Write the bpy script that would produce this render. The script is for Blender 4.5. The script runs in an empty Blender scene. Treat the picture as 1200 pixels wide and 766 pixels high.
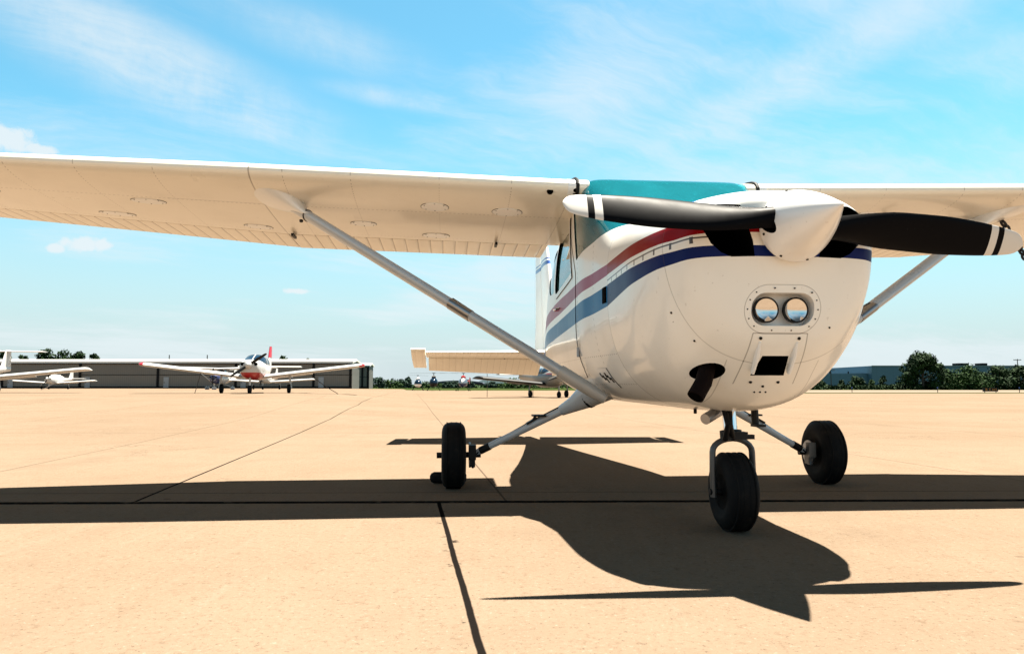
import bpy, bmesh, math, random
import numpy as np
from mathutils import Vector, Matrix
R = math.radians
rnd = random.Random(7)
C = bpy.context.scene.collection
scene = bpy.context.scene

# ------------------------------------------------------------------ camera, sky, sun, exposure
cam_d = bpy.data.cameras.new('camera'); cam = bpy.data.objects.new('camera', cam_d); C.objects.link(cam)
cam.location = (0, 0, .691); cam.rotation_euler = (R(90 + 4.523), 0, 0)
cam_d.sensor_width = 36; cam_d.lens = 872.3 / 1200 * 36
cam_d.clip_start = .05; cam_d.clip_end = 8000
scene.camera = cam
SUN_TO = Vector((.214, .236, 1)).normalized()
sun_d = bpy.data.lights.new('sun', 'SUN'); sun = bpy.data.objects.new('sun', sun_d); C.objects.link(sun)
sun_d.energy = 5.0; sun_d.angle = R(.53); sun_d.color = (1, .93, .80)
sun.rotation_euler = SUN_TO.to_track_quat('Z', 'Y').to_euler()
vs = scene.view_settings
vs.view_transform = 'Standard'; vs.look = 'None'; vs.gamma = 1; vs.use_curve_mapping = False
vs.exposure = 2.25
SKY_STRENGTH = .05
world = bpy.data.worlds.new('World'); scene.world = world; world.use_nodes = True
try: scene.cycles.use_denoising = True
except Exception: pass


class X:
    """tiny expression wrapper around Math nodes"""
    def __init__(s, nt, k): s.nt, s.k = nt, k
    def _m(s, op, *a, clamp=False):
        n = s.nt.nodes.new('ShaderNodeMath'); n.operation = op; n.use_clamp = clamp
        for i, v in enumerate((s,) + a):
            if isinstance(v, X): s.nt.links.new(v.k, n.inputs[i])
            else: n.inputs[i].default_value = float(v)
        return X(s.nt, n.outputs[0])
    def __add__(s, o): return s._m('ADD', o)
    def __sub__(s, o): return s._m('SUBTRACT', o)
    def __mul__(s, o): return s._m('MULTIPLY', o)
    def __truediv__(s, o): return s._m('DIVIDE', o)
    def __lt__(s, o): return s._m('LESS_THAN', o)
    def __gt__(s, o): return s._m('GREATER_THAN', o)
    __radd__ = __add__; __rmul__ = __mul__
    def abs(s): return s._m('ABSOLUTE')
    def max(s, o): return s._m('MAXIMUM', o)
    def min(s, o): return s._m('MINIMUM', o)
    def mod(s, o): return s._m('FLOORED_MODULO', o)
    def sqrt(s): return s._m('SQRT')
    def pow(s, o): return s._m('POWER', o)
    def inv(s): return s * -1 + 1
    def clamp(s): return s._m('ADD', 0, clamp=True)
    def smooth(s, a, b):
        n = s.nt.nodes.new('ShaderNodeMapRange'); n.interpolation_type = 'SMOOTHSTEP'
        s.nt.links.new(s.k, n.inputs[0]); n.inputs[1].default_value = a; n.inputs[2].default_value = b
        return X(s.nt, n.outputs[0])
    def pw(s, pts):
        r = None
        for (x0, y0), (x1, y1) in zip(pts, pts[1:]):
            t = (s - x0).max(0).min(x1 - x0) * ((y1 - y0) / (x1 - x0))
            r = t if r is None else r + t
        return r + pts[0][1]


class NT:
    """a material under construction"""
    def __init__(s, name, col=(.8, .8, .8), rough=.5, metal=0, **kw):
        s.m = bpy.data.materials.new(name); s.m.use_nodes = True
        s.nt = s.m.node_tree; s.b = s.nt.nodes['Principled BSDF']
        s.set('Base Color', (*col, 1)); s.set('Roughness', rough); s.set('Metallic', metal)
        for k, v in kw.items(): s.set(k.replace('_', ' '), v)
    def set(s, k, v):
        if isinstance(v, X): s.nt.links.new(v.k, s.b.inputs[k])
        else: s.b.inputs[k].default_value = v
    def coord(s, kind='Object'):
        t = s.nt.nodes.new('ShaderNodeTexCoord'); sp = s.nt.nodes.new('ShaderNodeSeparateXYZ')
        s.nt.links.new(t.outputs[kind], sp.inputs[0]); s.vec = t.outputs[kind]
        return [X(s.nt, sp.outputs[i]) for i in range(3)]
    def geo(s):
        t = s.nt.nodes.new('ShaderNodeNewGeometry'); sp = s.nt.nodes.new('ShaderNodeSeparateXYZ')
        s.nt.links.new(t.outputs['Position'], sp.inputs[0]); s.vec = t.outputs['Position']
        return [X(s.nt, sp.outputs[i]) for i in range(3)]
    def noise(s, scale, detail=4, rough=.55, vec=None, stretch=None):
        n = s.nt.nodes.new('ShaderNodeTexNoise'); n.inputs['Scale'].default_value = scale
        n.inputs['Detail'].default_value = detail; n.inputs['Roughness'].default_value = rough
        v = vec or s.vec
        if stretch:
            mp = s.nt.nodes.new('ShaderNodeMapping'); s.nt.links.new(v, mp.inputs[0]); mp.inputs['Scale'].default_value = stretch; v = mp.outputs[0]
        s.nt.links.new(v, n.inputs['Vector'])
        return X(s.nt, n.outputs['Fac'])
    def mix(s, fac, a, b):
        n = s.nt.nodes.new('ShaderNodeMix'); n.data_type = 'RGBA'
        for i, v in ((0, fac), (6, a), (7, b)):
            if isinstance(v, X): s.nt.links.new(v.k, n.inputs[i])
            elif i == 0: n.inputs[0].default_value = v
            else: n.inputs[i].default_value = (*v, 1)
        return X(s.nt, n.outputs[2])
    def bump(s, h, strength=.3, dist=.01):
        n = s.nt.nodes.new('ShaderNodeBump'); n.inputs['Strength'].default_value = strength; n.inputs['Distance'].default_value = dist
        s.nt.links.new(h.k, n.inputs['Height']); s.nt.links.new(n.outputs[0], s.b.inputs['Normal'])


# ------------------------------------------------------------------ world
wn = world.node_tree; wn.nodes.clear()
out = wn.nodes.new('ShaderNodeOutputWorld'); bg = wn.nodes.new('ShaderNodeBackground')
wn.links.new(bg.outputs[0], out.inputs[0])
sky = wn.nodes.new('ShaderNodeTexSky'); sky.sky_type = 'NISHITA'; sky.sun_disc = False
sky.sun_elevation = math.asin(SUN_TO.z); sky.sun_rotation = math.atan2(SUN_TO.x, SUN_TO.y)
sky.air_density = 1.0; sky.dust_density = .6; sky.ozone_density = 1.2
class W(NT):
    def __init__(s): s.nt = wn
w = W()
cx_, cy_, cz_ = w.coord('Generated')
def rgbmul(a, col):
    n = wn.nodes.new('ShaderNodeMix'); n.data_type = 'RGBA'; n.blend_type = 'MULTIPLY'; n.inputs[0].default_value = 1
    wn.links.new(a, n.inputs[6]); n.inputs[7].default_value = (*col, 1); return n.outputs[2]
tinted = rgbmul(sky.outputs[0], (.50, .94, .85))
# cirrus: noise on a flat cloud layer seen in perspective
inv = cz_.max(.03) + .12
px = cx_ / inv; py = cy_ / inv
cmb = wn.nodes.new('ShaderNodeCombineXYZ'); wn.links.new(px.k, cmb.inputs[0]); wn.links.new(py.k, cmb.inputs[1])
wv = w.noise(.9, 4, .55, vec=cmb.outputs[0]); wv2 = w.noise(.9, 4, .55, vec=cmb.outputs[0], stretch=(1.3, -1.1, 1))
c2 = wn.nodes.new('ShaderNodeCombineXYZ')
ux = px * .85 + py * .53 + (wv - .5) * .55; uy = py * .85 - px * .53 + (wv2 - .5) * .5
wn.links.new(ux.k, c2.inputs[0]); wn.links.new(uy.k, c2.inputs[1])
wisp = w.noise(1.25, 10, .62, vec=c2.outputs[0], stretch=(.5, 1.05, 1))
fine = w.noise(5.5, 8, .68, vec=c2.outputs[0], stretch=(.35, 1.0, 1))
warp = w.noise(.42, 3, .5, vec=cmb.outputs[0], stretch=(1, 1, 1))
m = (wisp * .62 + fine * .38) * (warp.smooth(.34, .60) * .55 + .5)
mask = m.smooth(.33, .60) * .62
az_ = X(wn, wn.nodes.new('ShaderNodeMath').outputs[0]); az_.k.node.operation = 'ARCTAN2'
wn.links.new(cx_.k, az_.k.node.inputs[0]); wn.links.new(cy_.k, az_.k.node.inputs[1])
el_ = cz_._m('ARCSINE')
brk = (w.noise(7, 8, .68, stretch=(1.6, 1, .8)) * .5 + fine * .5).smooth(.34, .66)
for (a, e, la, lb, rot, amt) in ((-24, 20.5, 14, 3.4, -14, .66), (-30, 23.5, 12, 2.4, -10, .45), (-9, 21.3, 6.5, .9, -6, .6), (-15, 25.0, 10, 2.2, -10, .38), (19, 20.5, 11, 2.4, 22, .42), (27, 23.5, 10, 2.2, 18, .42), (8, 22, 9, 2.2, 8, .35), (-3, 12, 9, 3.0, 0, .35)):
    c_, s_ = math.cos(R(rot)), math.sin(R(rot)); da, de = az_ - R(a), el_ - R(e)
    q = (((da * c_ + de * s_) / R(la)).pow(2) + ((de * c_ - da * s_) / R(lb)).pow(2)).sqrt().smooth(1.25, .1) * amt * (brk * .8 + .25)
    mask = mask + q * (mask.inv())
mask = mask.min(.92)
puffs = None
for (a, e, ra, re) in ((-30.3, 9.35, 1.5, .62), (-29.2, 9.5, .8, .5), (-31.8, 9.0, .7, .32), (-16.3, 7.0, 1.0, .24), (-35.0, 15.6, 2.4, 1.0), (-33.0, 15.2, 1.2, .5)):
    az = X(wn, wn.nodes.new('ShaderNodeMath').outputs[0]); az.k.node.operation = 'ARCTAN2'
    wn.links.new(cx_.k, az.k.node.inputs[0]); wn.links.new(cy_.k, az.k.node.inputs[1])
    el = cz_._m('ARCSINE')
    d = (((az - R(a)) / R(ra)).pow(2) + ((el - R(e)) / R(re)).pow(2)).sqrt()
    d = d + (w.noise(60, 5, .6) - .5) * 1.6
    q = d.smooth(1.15, .45) * .9
    puffs = q if puffs is None else puffs.max(q)
mask = mask.max(puffs)
hz = cz_.smooth(.34, -.02)
skyc = w.mix(hz, X(wn, tinted), (2.75, 3.15, 3.3))
skyc = w.mix(mask, skyc, (3.5, 3.85, 4.0))
deep = cz_.smooth(.46, .80) * -.84 + 1  # dims the unseen sky towards the zenith, added to deepen ground shadows
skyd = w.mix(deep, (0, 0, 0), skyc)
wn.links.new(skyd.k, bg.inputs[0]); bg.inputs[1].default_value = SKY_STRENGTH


# ------------------------------------------------------------------ mesh helpers
class MB:
    def __init__(s): s.v, s.f, s.mi, s.cur = [], [], [], 0
    def add(s, vs, fs):
        o = len(s.v); s.v += [tuple(map(float, v)) for v in vs]
        s.f += [tuple(i + o for i in f) for f in fs]; s.mi += [s.cur] * len(fs); return s
    def box(s, c, d, M=None):
        x, y, z = (k / 2 for k in d)
        vs = [Vector((sx * x, sy * y, sz * z)) for sx in (-1, 1) for sy in (-1, 1) for sz in (-1, 1)]
        if M is not None: vs = [M @ v for v in vs]
        c = Vector(c)
        return s.add([v + c for v in vs], [(0, 1, 3, 2), (4, 6, 7, 5), (0, 4, 5, 1), (2, 3, 7, 6), (0, 2, 6, 4), (1, 5, 7, 3)])
    def rings(s, rings, cap=True, closed=True):
        n = len(rings[0]); vs = [v for r in rings for v in r]; fs = []
        for i in range(len(rings) - 1):
            for j in range(n if closed else n - 1):
                k = (j + 1) % n
                fs.append((i * n + j, i * n + k, (i + 1) * n + k, (i + 1) * n + j))
        if cap and closed:
            fs.append(tuple(range(n))[::-1]); fs.append(tuple((len(rings) - 1) * n + j for j in range(n)))
        return s.add(vs, fs)
    def tube(s, pts, rad, n=16, flat=None, up=(1, 0, 0)):
        """pts polyline, rad scalar or list; flat=(a,b): elliptical section, a along 'up'"""
        pts = [Vector(p) for p in pts]; rad = rad if isinstance(rad, (list, tuple)) else [rad] * len(pts)
        rg = []
        for i, p in enumerate(pts):
            t = (pts[min(i + 1, len(pts) - 1)] - pts[max(i - 1, 0)]).normalized()
            u = Vector(up); u = u - t * u.dot(t)
            if u.length < 1e-3: u = Vector((0, 0, 1)) - t * t.z
            if u.length < 1e-3: u = Vector((0, 1, 0)) - t * t.y
            u.normalize(); v = t.cross(u)
            a, b = flat if flat else (1, 1)
            rg.append([p + (u * math.cos(q) * a + v * math.sin(q) * b) * rad[i] for q in (2 * math.pi * k / n for k in range(n))])
        return s.rings(rg)
    def lathe(s, prof, c, axis, n=32, cap=True):
        """prof [(dist along axis, radius)] around c"""
        ax = Vector(axis).normalized(); u = ax.orthogonal().normalized(); v = ax.cross(u); c = Vector(c)
        return s.rings([[c + ax * h + (u * math.cos(q) + v * math.sin(q)) * max(r, 1e-4) for q in (2 * math.pi * k / n for k in range(n))] for h, r in prof], cap)
    def prism(s, poly, ax, a, b):
        """poly 2D in the plane normal to ax, extruded a..b"""
        def P(p, t): return {'x': (t, p[0], p[1]), 'y': (p[0], t, p[1]), 'z': (p[0], p[1], t)}[ax]
        return s.rings([[P(p, a) for p in poly], [P(p, b) for p in poly]])
    def mesh(s, name, mats, smooth=None):
        me = bpy.data.meshes.new(name); me.from_pydata(s.v, [], s.f)
        mats = mats if isinstance(mats, (list, tuple)) else [mats]
        for m in mats: me.materials.append(m)
        me.polygons.foreach_set('material_index', s.mi)
        bm = bmesh.new(); bm.from_mesh(me); bmesh.ops.recalc_face_normals(bm, faces=bm.faces)
        if smooth is not None:
            for f in bm.faces: f.smooth = True
            for e in bm.edges:
                if len(e.link_faces) == 2 and e.calc_face_angle(0) > R(smooth): e.smooth = False
        bm.to_mesh(me); bm.free(); return me
    def build(s, name, mats, parent=None, smooth=35):
        o = bpy.data.objects.new(name, s.mesh(name, mats, smooth)); C.objects.link(o)
        if parent is not None: o.parent = parent
        return o

def tag(o, label=None, cat=None, group=None, kind=None):
    for k, v in (('label', label), ('category', cat), ('group', group), ('kind', kind)):
        if v: o[k] = v
    return o
def empty(name, loc=(0, 0, 0), rz=0, parent=None):
    o = bpy.data.objects.new(name, None); C.objects.link(o); o.location = loc; o.rotation_euler = (0, 0, rz)
    o.empty_display_size = .2
    if parent: o.parent = parent
    return o
def copy_tree(o, parent=None):
    c = o.copy(); C.objects.link(c)
    if parent: c.parent = parent
    for ch in [k for k in bpy.data.objects if k.parent == o and k != c]: copy_tree(ch, c)
    return c
def pchip(pts):
    pts = sorted(pts)
    xs = np.array([p[0] for p in pts], float); ys = np.array([p[1:] for p in pts], float)
    h = np.diff(xs)[:, None]; d = np.diff(ys, axis=0) / h; m = np.zeros_like(ys)
    m[0], m[-1] = d[0], d[-1]
    a, b = d[:-1], d[1:]
    with np.errstate(all='ignore'):
        hm = np.where(a * b > 0, 2 * a * b / (a + b), 0)
    m[1:-1] = hm
    def f(x):
        i = int(np.clip(np.searchsorted(xs, x) - 1, 0, len(xs) - 2)); H = xs[i + 1] - xs[i]; t = min(max((x - xs[i]) / H, 0), 1)
        return ((1 + 2 * t) * (1 - t) ** 2) * ys[i] + t * (1 - t) ** 2 * H * m[i] + t * t * (3 - 2 * t) * ys[i + 1] + t * t * (t - 1) * H * m[i + 1]
    return f
def boolean(o, cutters, op='DIFFERENCE'):
    """apply booleans with temporary cutter objects"""
    for c in cutters:
        md = o.modifiers.new('b', 'BOOLEAN'); md.object = c; md.operation = op; md.solver = 'EXACT'
        try: md.material_mode = 'TRANSFER'
        except Exception: pass
    dg = bpy.context.evaluated_depsgraph_get(); dg.update()
    me = bpy.data.meshes.new_from_object(o.evaluated_get(dg), preserve_all_data_layers=True, depsgraph=dg)
    o.modifiers.clear(); old = o.data; nm = old.name; o.data = me; bpy.data.meshes.remove(old); me.name = nm
    for c in cutters: bpy.data.objects.remove(c)
    bm = bmesh.new(); bm.from_mesh(me)
    for f in bm.faces: f.smooth = True
    for e in bm.edges: e.smooth = not (len(e.link_faces) == 2 and e.calc_face_angle(0) > R(30))
    bm.to_mesh(me); bm.free()
    return o

def spow(v, p): return math.copysign(abs(v) ** p, v)
def section(x, p, M=72, grow=0, lean=0):
    """superellipse ring: half width, bottom, widest height, top, exponents below/above, taper above"""
    hw, zb, zc, zt, nb, nt, k = p
    r = []
    for j in range(M):
        t = 2 * math.pi * (j + .5) / M; c, s_ = math.cos(t), math.sin(t)
        n = nt if s_ > 0 else nb
        y = (hw + grow) * spow(c, 2 / n)
        z = zc + ((zt + grow - zc) if s_ > 0 else (zc - zb + grow)) * spow(s_, 2 / n)
        if s_ > 0: y *= 1 - k * ((z - zc) / (zt - zc)) ** 2
        r.append((x - lean * (1.34 - z), y, z))
    return r

# ------------------------------------------------------------------ materials
def white_paint(name, col=(.80, .79, .77), rough=.3):
    n = NT(name, col, rough, Coat_Weight=.4, Coat_Roughness=.08)
    n.coord(); d = n.noise(3, 6, .65); g = n.noise(40, 3, .6)
    n.c = n.mix(d.smooth(.45, .8) * .22, col, (.52, .47, .40))
    n.c = n.mix((g > .70) * .25, n.c, (.35, .31, .27))
    n.set('Base Color', n.c)
    n.set('Roughness', d * .18 + (rough - .08))
    return n
WHITE = white_paint('white_paint').m
WHITE2 = white_paint('weathered_white_paint', (.40, .395, .385), .45).m
BLACK = NT('black_recess', (.002, .002, .002), .95, Specular_IOR_Level=.02).m
BLACKM = NT('black_metal', (.007, .007, .0075), .5, Specular_IOR_Level=.2).m
RUBBER_N = NT('tyre_rubber', (.006, .006, .0065), .7, Specular_IOR_Level=.10); RUBBER_N.coord(); RUBBER_N.set('Base Color', RUBBER_N.mix(RUBBER_N.noise(14, 6, .7).smooth(.5, .75) * .7, (.006, .006, .0065), (.022, .019, .015))); RUBBER = RUBBER_N.m
STEEL = NT('bare_steel', (.34, .34, .35), .38, 1).m
CHROME = NT('chrome', (.85, .87, .9), .06, 1).m
GUNM = NT('gunmetal', (.10, .10, .10), .4, .8).m
REFL = NT('lamp_reflector', (.70, .68, .66), .02, 1).m
GREYP = NT('grey_gear_paint', (.42, .41, .39), .38).m
STRUTM = white_paint('strut_paint', (.42, .44, .46), .28).m
FORKM = NT('dark_fork_paint', (.055, .055, .055), .35).m
RUST = NT('rusty_exhaust', (.006, .0025, .002), .9, .0, Specular_IOR_Level=.1).m
RED = NT('red_paint', (.30, .006, .008), .3, Coat_Weight=.1).m
REDW = NT('red_tip_paint', (.32, .009, .022), .35).m
NAVY = NT('navy_paint', (.012, .02, .07), .3).m
BLUE = NT('blue_paint', (.008, .03, .14), .3).m
CREAM = NT('interior_vinyl', (.36, .33, .28), .7).m
SEAT = NT('seat_fabric', (.10, .11, .13), .9).m
CANVAS = NT('canvas_cover', (.72, .70, .66), .9).m
DARKCH = NT('dark_chain', (.02, .022, .028), .5, .6).m
ROPE = NT('tie_down_rope', (.05, .04, .035), .9).m

def glass_mat(name, tint, clear=.5, rough=.015):
    n = NT(name, tint, rough); nt = n.nt
    t = nt.nodes.new('ShaderNodeBsdfTransparent'); t.inputs[0].default_value = (*[c ** .5 for c in tint], 1)
    g = nt.nodes.new('ShaderNodeBsdfGlossy'); g.inputs['Roughness'].default_value = rough; g.inputs[0].default_value = (1, 1, 1, 1)
    d = nt.nodes.new('ShaderNodeBsdfDiffuse'); d.inputs[0].default_value = (*tint, 1)
    a = nt.nodes.new('ShaderNodeMixShader'); a.inputs[0].default_value = 1 - clear
    n.coord(); dust = (n.noise(5, 4, .6).smooth(.3, .8) * .22 + n.noise(70, 3, .6).smooth(.64, .72) * .7 + .85) * (1 - clear); nt.links.new(dust.k, a.inputs[0])
    nt.links.new(t.outputs[0], a.inputs[1]); nt.links.new(d.outputs[0], a.inputs[2])
    fr = nt.nodes.new('ShaderNodeFresnel'); fr.inputs[0].default_value = 1.5
    b = nt.nodes.new('ShaderNodeMixShader'); nt.links.new(fr.outputs[0], b.inputs[0])
    nt.links.new(a.outputs[0], b.inputs[1]); nt.links.new(g.outputs[0], b.inputs[2])
    nt.links.new(b.outputs[0], nt.nodes['Material Output'].inputs[0])
    return n.m
WSHIELD = glass_mat('tinted_windshield', (.030, .54, .68), .80, .02)
SIDEGL = glass_mat('side_window_glass', (.05, .22, .22), .75)
DARKGL = glass_mat('dark_cabin_glass', (.03, .07, .12), .3)

# ------------------------------------------------------------------ ground
def S(a, b, t):
    t = min(max((t - a) / (b - a), 0), 1); return t * t * (3 - 2 * t)
def gz(x, y):
    if y < 10: return 0
    return .35 * S(11, 32, y) * S(-.08, -.27, x / y) * (1 - .5 * S(60, 150, y))
def P(px, Y): return (px - 600) / 872.3 * Y
def sheet(name, xs, yfun, mat, dz, rows):
    b = MB(); vs = []
    for t in rows:
        for x in xs:
            y = yfun(x, t); g_ = gz(x, y); vs.append((x, y, g_ + dz - (.4 * g_ if dz < -.02 else 0)))
    n = len(xs); fs = [(i * n + j, i * n + j + 1, (i + 1) * n + j + 1, (i + 1) * n + j) for i in range(len(rows) - 1) for j in range(n - 1)]
    b.add(vs, fs); return tag(b.build(name, mat, None, 60), kind='structure')

gm = NT('dry_grass_ground', (.07, .10, .03), 1, Specular_IOR_Level=0); gx, gy, gzz = gm.geo()
gm.set('Base Color', gm.mix(gm.noise(.25, 6).smooth(.35, .65), (.012, .026, .007), (.035, .042, .014)))
GRASS = gm.m
xs = [-1500, -800, -400, -250, -160, -120, -90, -70, -55, -45, -38, -32, -27, -22, -17, -12, -8, -4, 0, 8, 20, 40, 80, 200, 500, 1500]
sheet('ground', xs, lambda x, t: t, GRASS, -.03, [-400, -100, -20, 0, 8, 12, 16, 20, 25, 30, 35, 45, 60, 75, 90, 110, 130, 150, 190, 260, 400, 800, 1600, 4000])

cm = NT('concrete_apron', (.3, .24, .17), .95, Specular_IOR_Level=0); gx, gy, gzz = cm.geo()
big = cm.noise(.22, 5, .6); mid_ = cm.noise(2.2, 7, .65); fin_ = cm.noise(55, 6, .72); grit = cm.noise(170, 4, .7); brush = cm.noise(14, 5, .6, stretch=(1, .07, 1))
base = cm.mix(big.smooth(.35, .7), (0.155, 0.115, 0.083), (0.135, 0.098, 0.068))
base = cm.mix(mid_.smooth(.4, .75) * .4, base, (0.123, 0.088, 0.062))
base = cm.mix(brush.smooth(.5, .8) * .25, base, (0.177, 0.139, 0.109))
base = cm.mix(fin_.smooth(.52, .72) * .55, base, (0.096, 0.068, 0.048))
base = cm.mix(grit.smooth(.60, .72) * .6, base, (0.067, 0.048, 0.037))
base = cm.mix(grit.smooth(.40, .30) * .4, base, (0.202, 0.168, 0.145))
pit = cm.noise(17, 8, .82); speck = cm.noise(52, 4, .8)
base = cm.mix(pit.smooth(.53, .65) * .48, base, (0.086, 0.057, 0.037))
base = cm.mix(speck.smooth(.575, .66) * .60, base, (0.049, 0.034, 0.025))
base = cm.mix(speck.smooth(.43, .31) * .6, base, (0.216, 0.180, 0.146))
stain = cm.noise(.55, 6, .68, stretch=(1, .45, 1)).smooth(.56, .72) * .30
base = cm.mix(stain, base, (0.092, 0.068, 0.048))
drip = (cm.noise(3.1, 3, .5) > .715) * cm.noise(.7, 2).smooth(.45, .6) * .55
base = cm.mix(drip, base, (0.065, 0.046, 0.034))
# dark tyre scuffs and oil in the parking spot
oil = cm.noise(1.3, 6, .6).smooth(.48, .74) * ((((gx - 1.1) / 1.5).pow(2) + ((gy - 3.9) / 1.1).pow(2)).sqrt().smooth(1.1, .2)) * .6
base = cm.mix(oil, base, (.09, .07, .05))
# expansion joints
wob = (cm.noise(2.2, 5, .7) - .5) * .022
chip = cm.noise(9, 5, .7)
dT = (gy - gx * .02 - 4.53 + wob).abs()
jT = dT.smooth(.048, .036) * (chip.smooth(.30, .36) * .5 + .5)
dL = (gx + (gy - 4.39) * .142 + .42 + wob * .5).abs()
near = gy < 4.53
crumb = dL.smooth(.055, .02) * chip.smooth(.60, .66) * .8
jL = (dL.smooth(.014, .009)).max(crumb) * near
far = gy > 4.53
dF = (gx + 2.28 + (gy - 4.68) * .1335 + wob * .4).abs()
jF = dF.smooth(.014, .006) * far
rep = ((gx + gy * .137 + 1.66 + 300).mod(3.9) - 1.95).abs()
thin = (rep.smooth(.010, .004) * far * .55)
rep2 = ((gy - gx * .02 - 4.53 + 390).mod(6.1) - 3.05).abs()
thin2 = ((rep2 - 3.05).abs().smooth(.012, .005) * far * .6)
crack = (cm.noise(.8, 8, .7) - .5).abs().smooth(.0035, .0015) * cm.noise(.3, 2).smooth(.55, .65) * .5
joint = jT.max(jL).max(jF).max(thin).max(thin2).max(crack)
base = cm.mix(joint * .97, base, (.003, .003, .0032))
pale = dT.smooth(.14, .05) * chip.smooth(.55, .68) * .35
base = cm.mix(pale, base, (.17, .13, .09))
cm.set('Base Color', base); cm.bump(fin_ * .5 + grit * .5 - joint * 2.5, .35, .006)
APRON = cm.m
def yfar(x):
    if x < -22: return 151
    if x < -16: return 113 + (151 - 113) * (-16 - x) / 6
    if x < 9: return 113
    if x < 14: return 113 - 43 * (x - 9) / 5
    return 70
xs2 = [-220, -160, -120, -90, -70, -60, -52, -45, -38, -34, -30, -27, -25, -22, -20, -18, -16, -14, -12, -10, -8, -6, -4, -2, 0, 3, 6, 9, 11, 14, 20, 30, 50, 90, 200]
sheet('apron', xs2, lambda x, t: -250 if t == 0 else -60 + (yfar(x) + 60) * t, APRON, 0, [0, .15, .3, .34, .37, .4, .43, .46, .49, .52, .55, .58, .61, .65, .69, .73, .78, .83, .88, .94, 1])
tm = NT('pale_taxiway', (.42, .36, .27), .9, Specular_IOR_Level=0); tm.geo(); tm.set('Base Color', tm.mix(tm.noise(.4, 5), (.125, .10, .078), (.16, .13, .10)))
sheet('taxiway', [14, 30, 60, 120, 300], lambda x, t: t, tm.m, -.01, [79, 128])

# ------------------------------------------------------------------ main aircraft
A = R(5.063)
plane = tag(empty('high_wing_aircraft', (1.054, 3.638, 0), -(math.pi / 2 - A)),
            'large white high-wing propeller plane with red and blue stripes parked in the foreground', 'aircraft')
BLUE_B = [(-6.6, .99), (-2.2, 1.034), (-.56, 1.10), (-.31, 1.112), (.53, 1.198), (.68, 1.210)]
BLUE_T = [(-6.6, 1.06), (-1.96, 1.149), (-.3, 1.224), (.53, 1.249), (.68, 1.253)]
RED_B = [(-6.6, 1.08), (-1.76, 1.206), (-.32, 1.277), (.53, 1.296), (.68, 1.304)]
RED_T = [(-6.6, 1.13), (-1.75, 1.31), (-.32, 1.336), (.52, 1.362), (.68, 1.39)]
def striped(name, red, blue, lines):
    n = white_paint(name, (.81, .79, .745)); x, y, z = n.coord(); ay = y.abs()
    rb = (z > x.pw(BLUE_B)) * (z < x.pw(BLUE_T)); rr = (z > x.pw(RED_B)) * (z < x.pw(RED_T))
    ch = n.noise(25, 5, .7)
    wear = (ch < .73)
    c = n.mix(rb * wear, n.c, blue); c = n.mix(rr * wear, c, red)
    ln, c = lines(n, x, y, z, ay, c)
    n.set('Base Color', n.mix(ln, c, (.06, .05, .045)))
    wav = n.noise(2.6, 2, .5)
    n.bump(wav * 1.0 - ln * .12, .25, .03)
    stp_ = (rb.max(rr)) * wear
    n.set('Coat Weight', stp_ * -.33 + .35); n.set('Coat Roughness', .05); n.set('Specular IOR Level', stp_ * -.44 + .5)
    return n.m
def line(d, wd): return d.abs().smooth(wd, wd * .45)
def cowl_lines(n, x, y, z, ay, c):
    # cowl deck stripe
    deck = (ay > .285) * (ay < .335) * (z > 1.42) * (x < .45)
    c = n.mix(deck, c, (.02, .07, .30))
    hood = line(z - x.pw([(-.31, 1.247), (.3, 1.272), (.62, 1.288)]), .0045) * (ay > .2)
    ticks = (((x + 3).mod(.105) - .05).abs() < .006) * ((z - x.pw([(-.31, 1.235), (.3, 1.262), (.62, 1.28)])).abs() < .014) * (ay > .2)
    bowl = line(x + (z - 1.0) * .10 - .50, .0026) * .35
    # lamp plate: oblong outline in y,z
    qx = ((y + .011).abs() - .062).max(0); d = (qx.pow(2) + (z - 1.0).pow(2)).sqrt()
    plate = line(d - .098, .0024) * (x > .4) * .45
    # panel around carburettor scoop
    hw = z.pw([(.66, .135), (.905, .115)])
    scoop = line((y + .011).abs() - hw, .0035) * (z < .905) * (z > .70) * (x > .2) + line(z - .905, .003) * ((y + .011).abs() < .115) * (x > .3)
    mid = line(ay - .20, .003) * (z < .80) * .35
    rv = n.noise(1, 0)
    sp = (n.noise(30, 2, .5) > .775) * .7
    return (hood + ticks + bowl + plate + scoop * .55 + mid + sp).clamp(), c
def fus_lines(n, x, y, z, ay, c):
    fire = line(x + .325, .004)
    rows = line(x + 1.0, .006) * ((z + 3).mod(.03) < .016)
    rows2 = line(x + .62, .004) * ((z + 3).mod(.035) < .014) + line(x + 2.5, .004) * ((z + 3).mod(.035) < .014)
    strg = line(z - .86, .004) * ((x + 9).mod(.035) < .014) + line(z - .70, .004) * ((x + 9).mod(.035) < .014)
    tail = line((x + 9).mod(.6) - .3, .004) * (x < -3) * .6
    dirt = n.noise(9, 6, .7).smooth(.5, .75) * (x + 1.0).abs().smooth(.10, .0) * z.smooth(1.08, .86) * 1.6
    return (fire + rows * .8 + rows2 * .6 + strg * .5 + tail + dirt).clamp(), c
COWLM = striped('cowl_paint', (.24, .004, .006), (.004, .013, .095), cowl_lines)
FUSM = striped('fuselage_paint', (.32, .095, .16), (.018, .145, .34), fus_lines)

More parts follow.
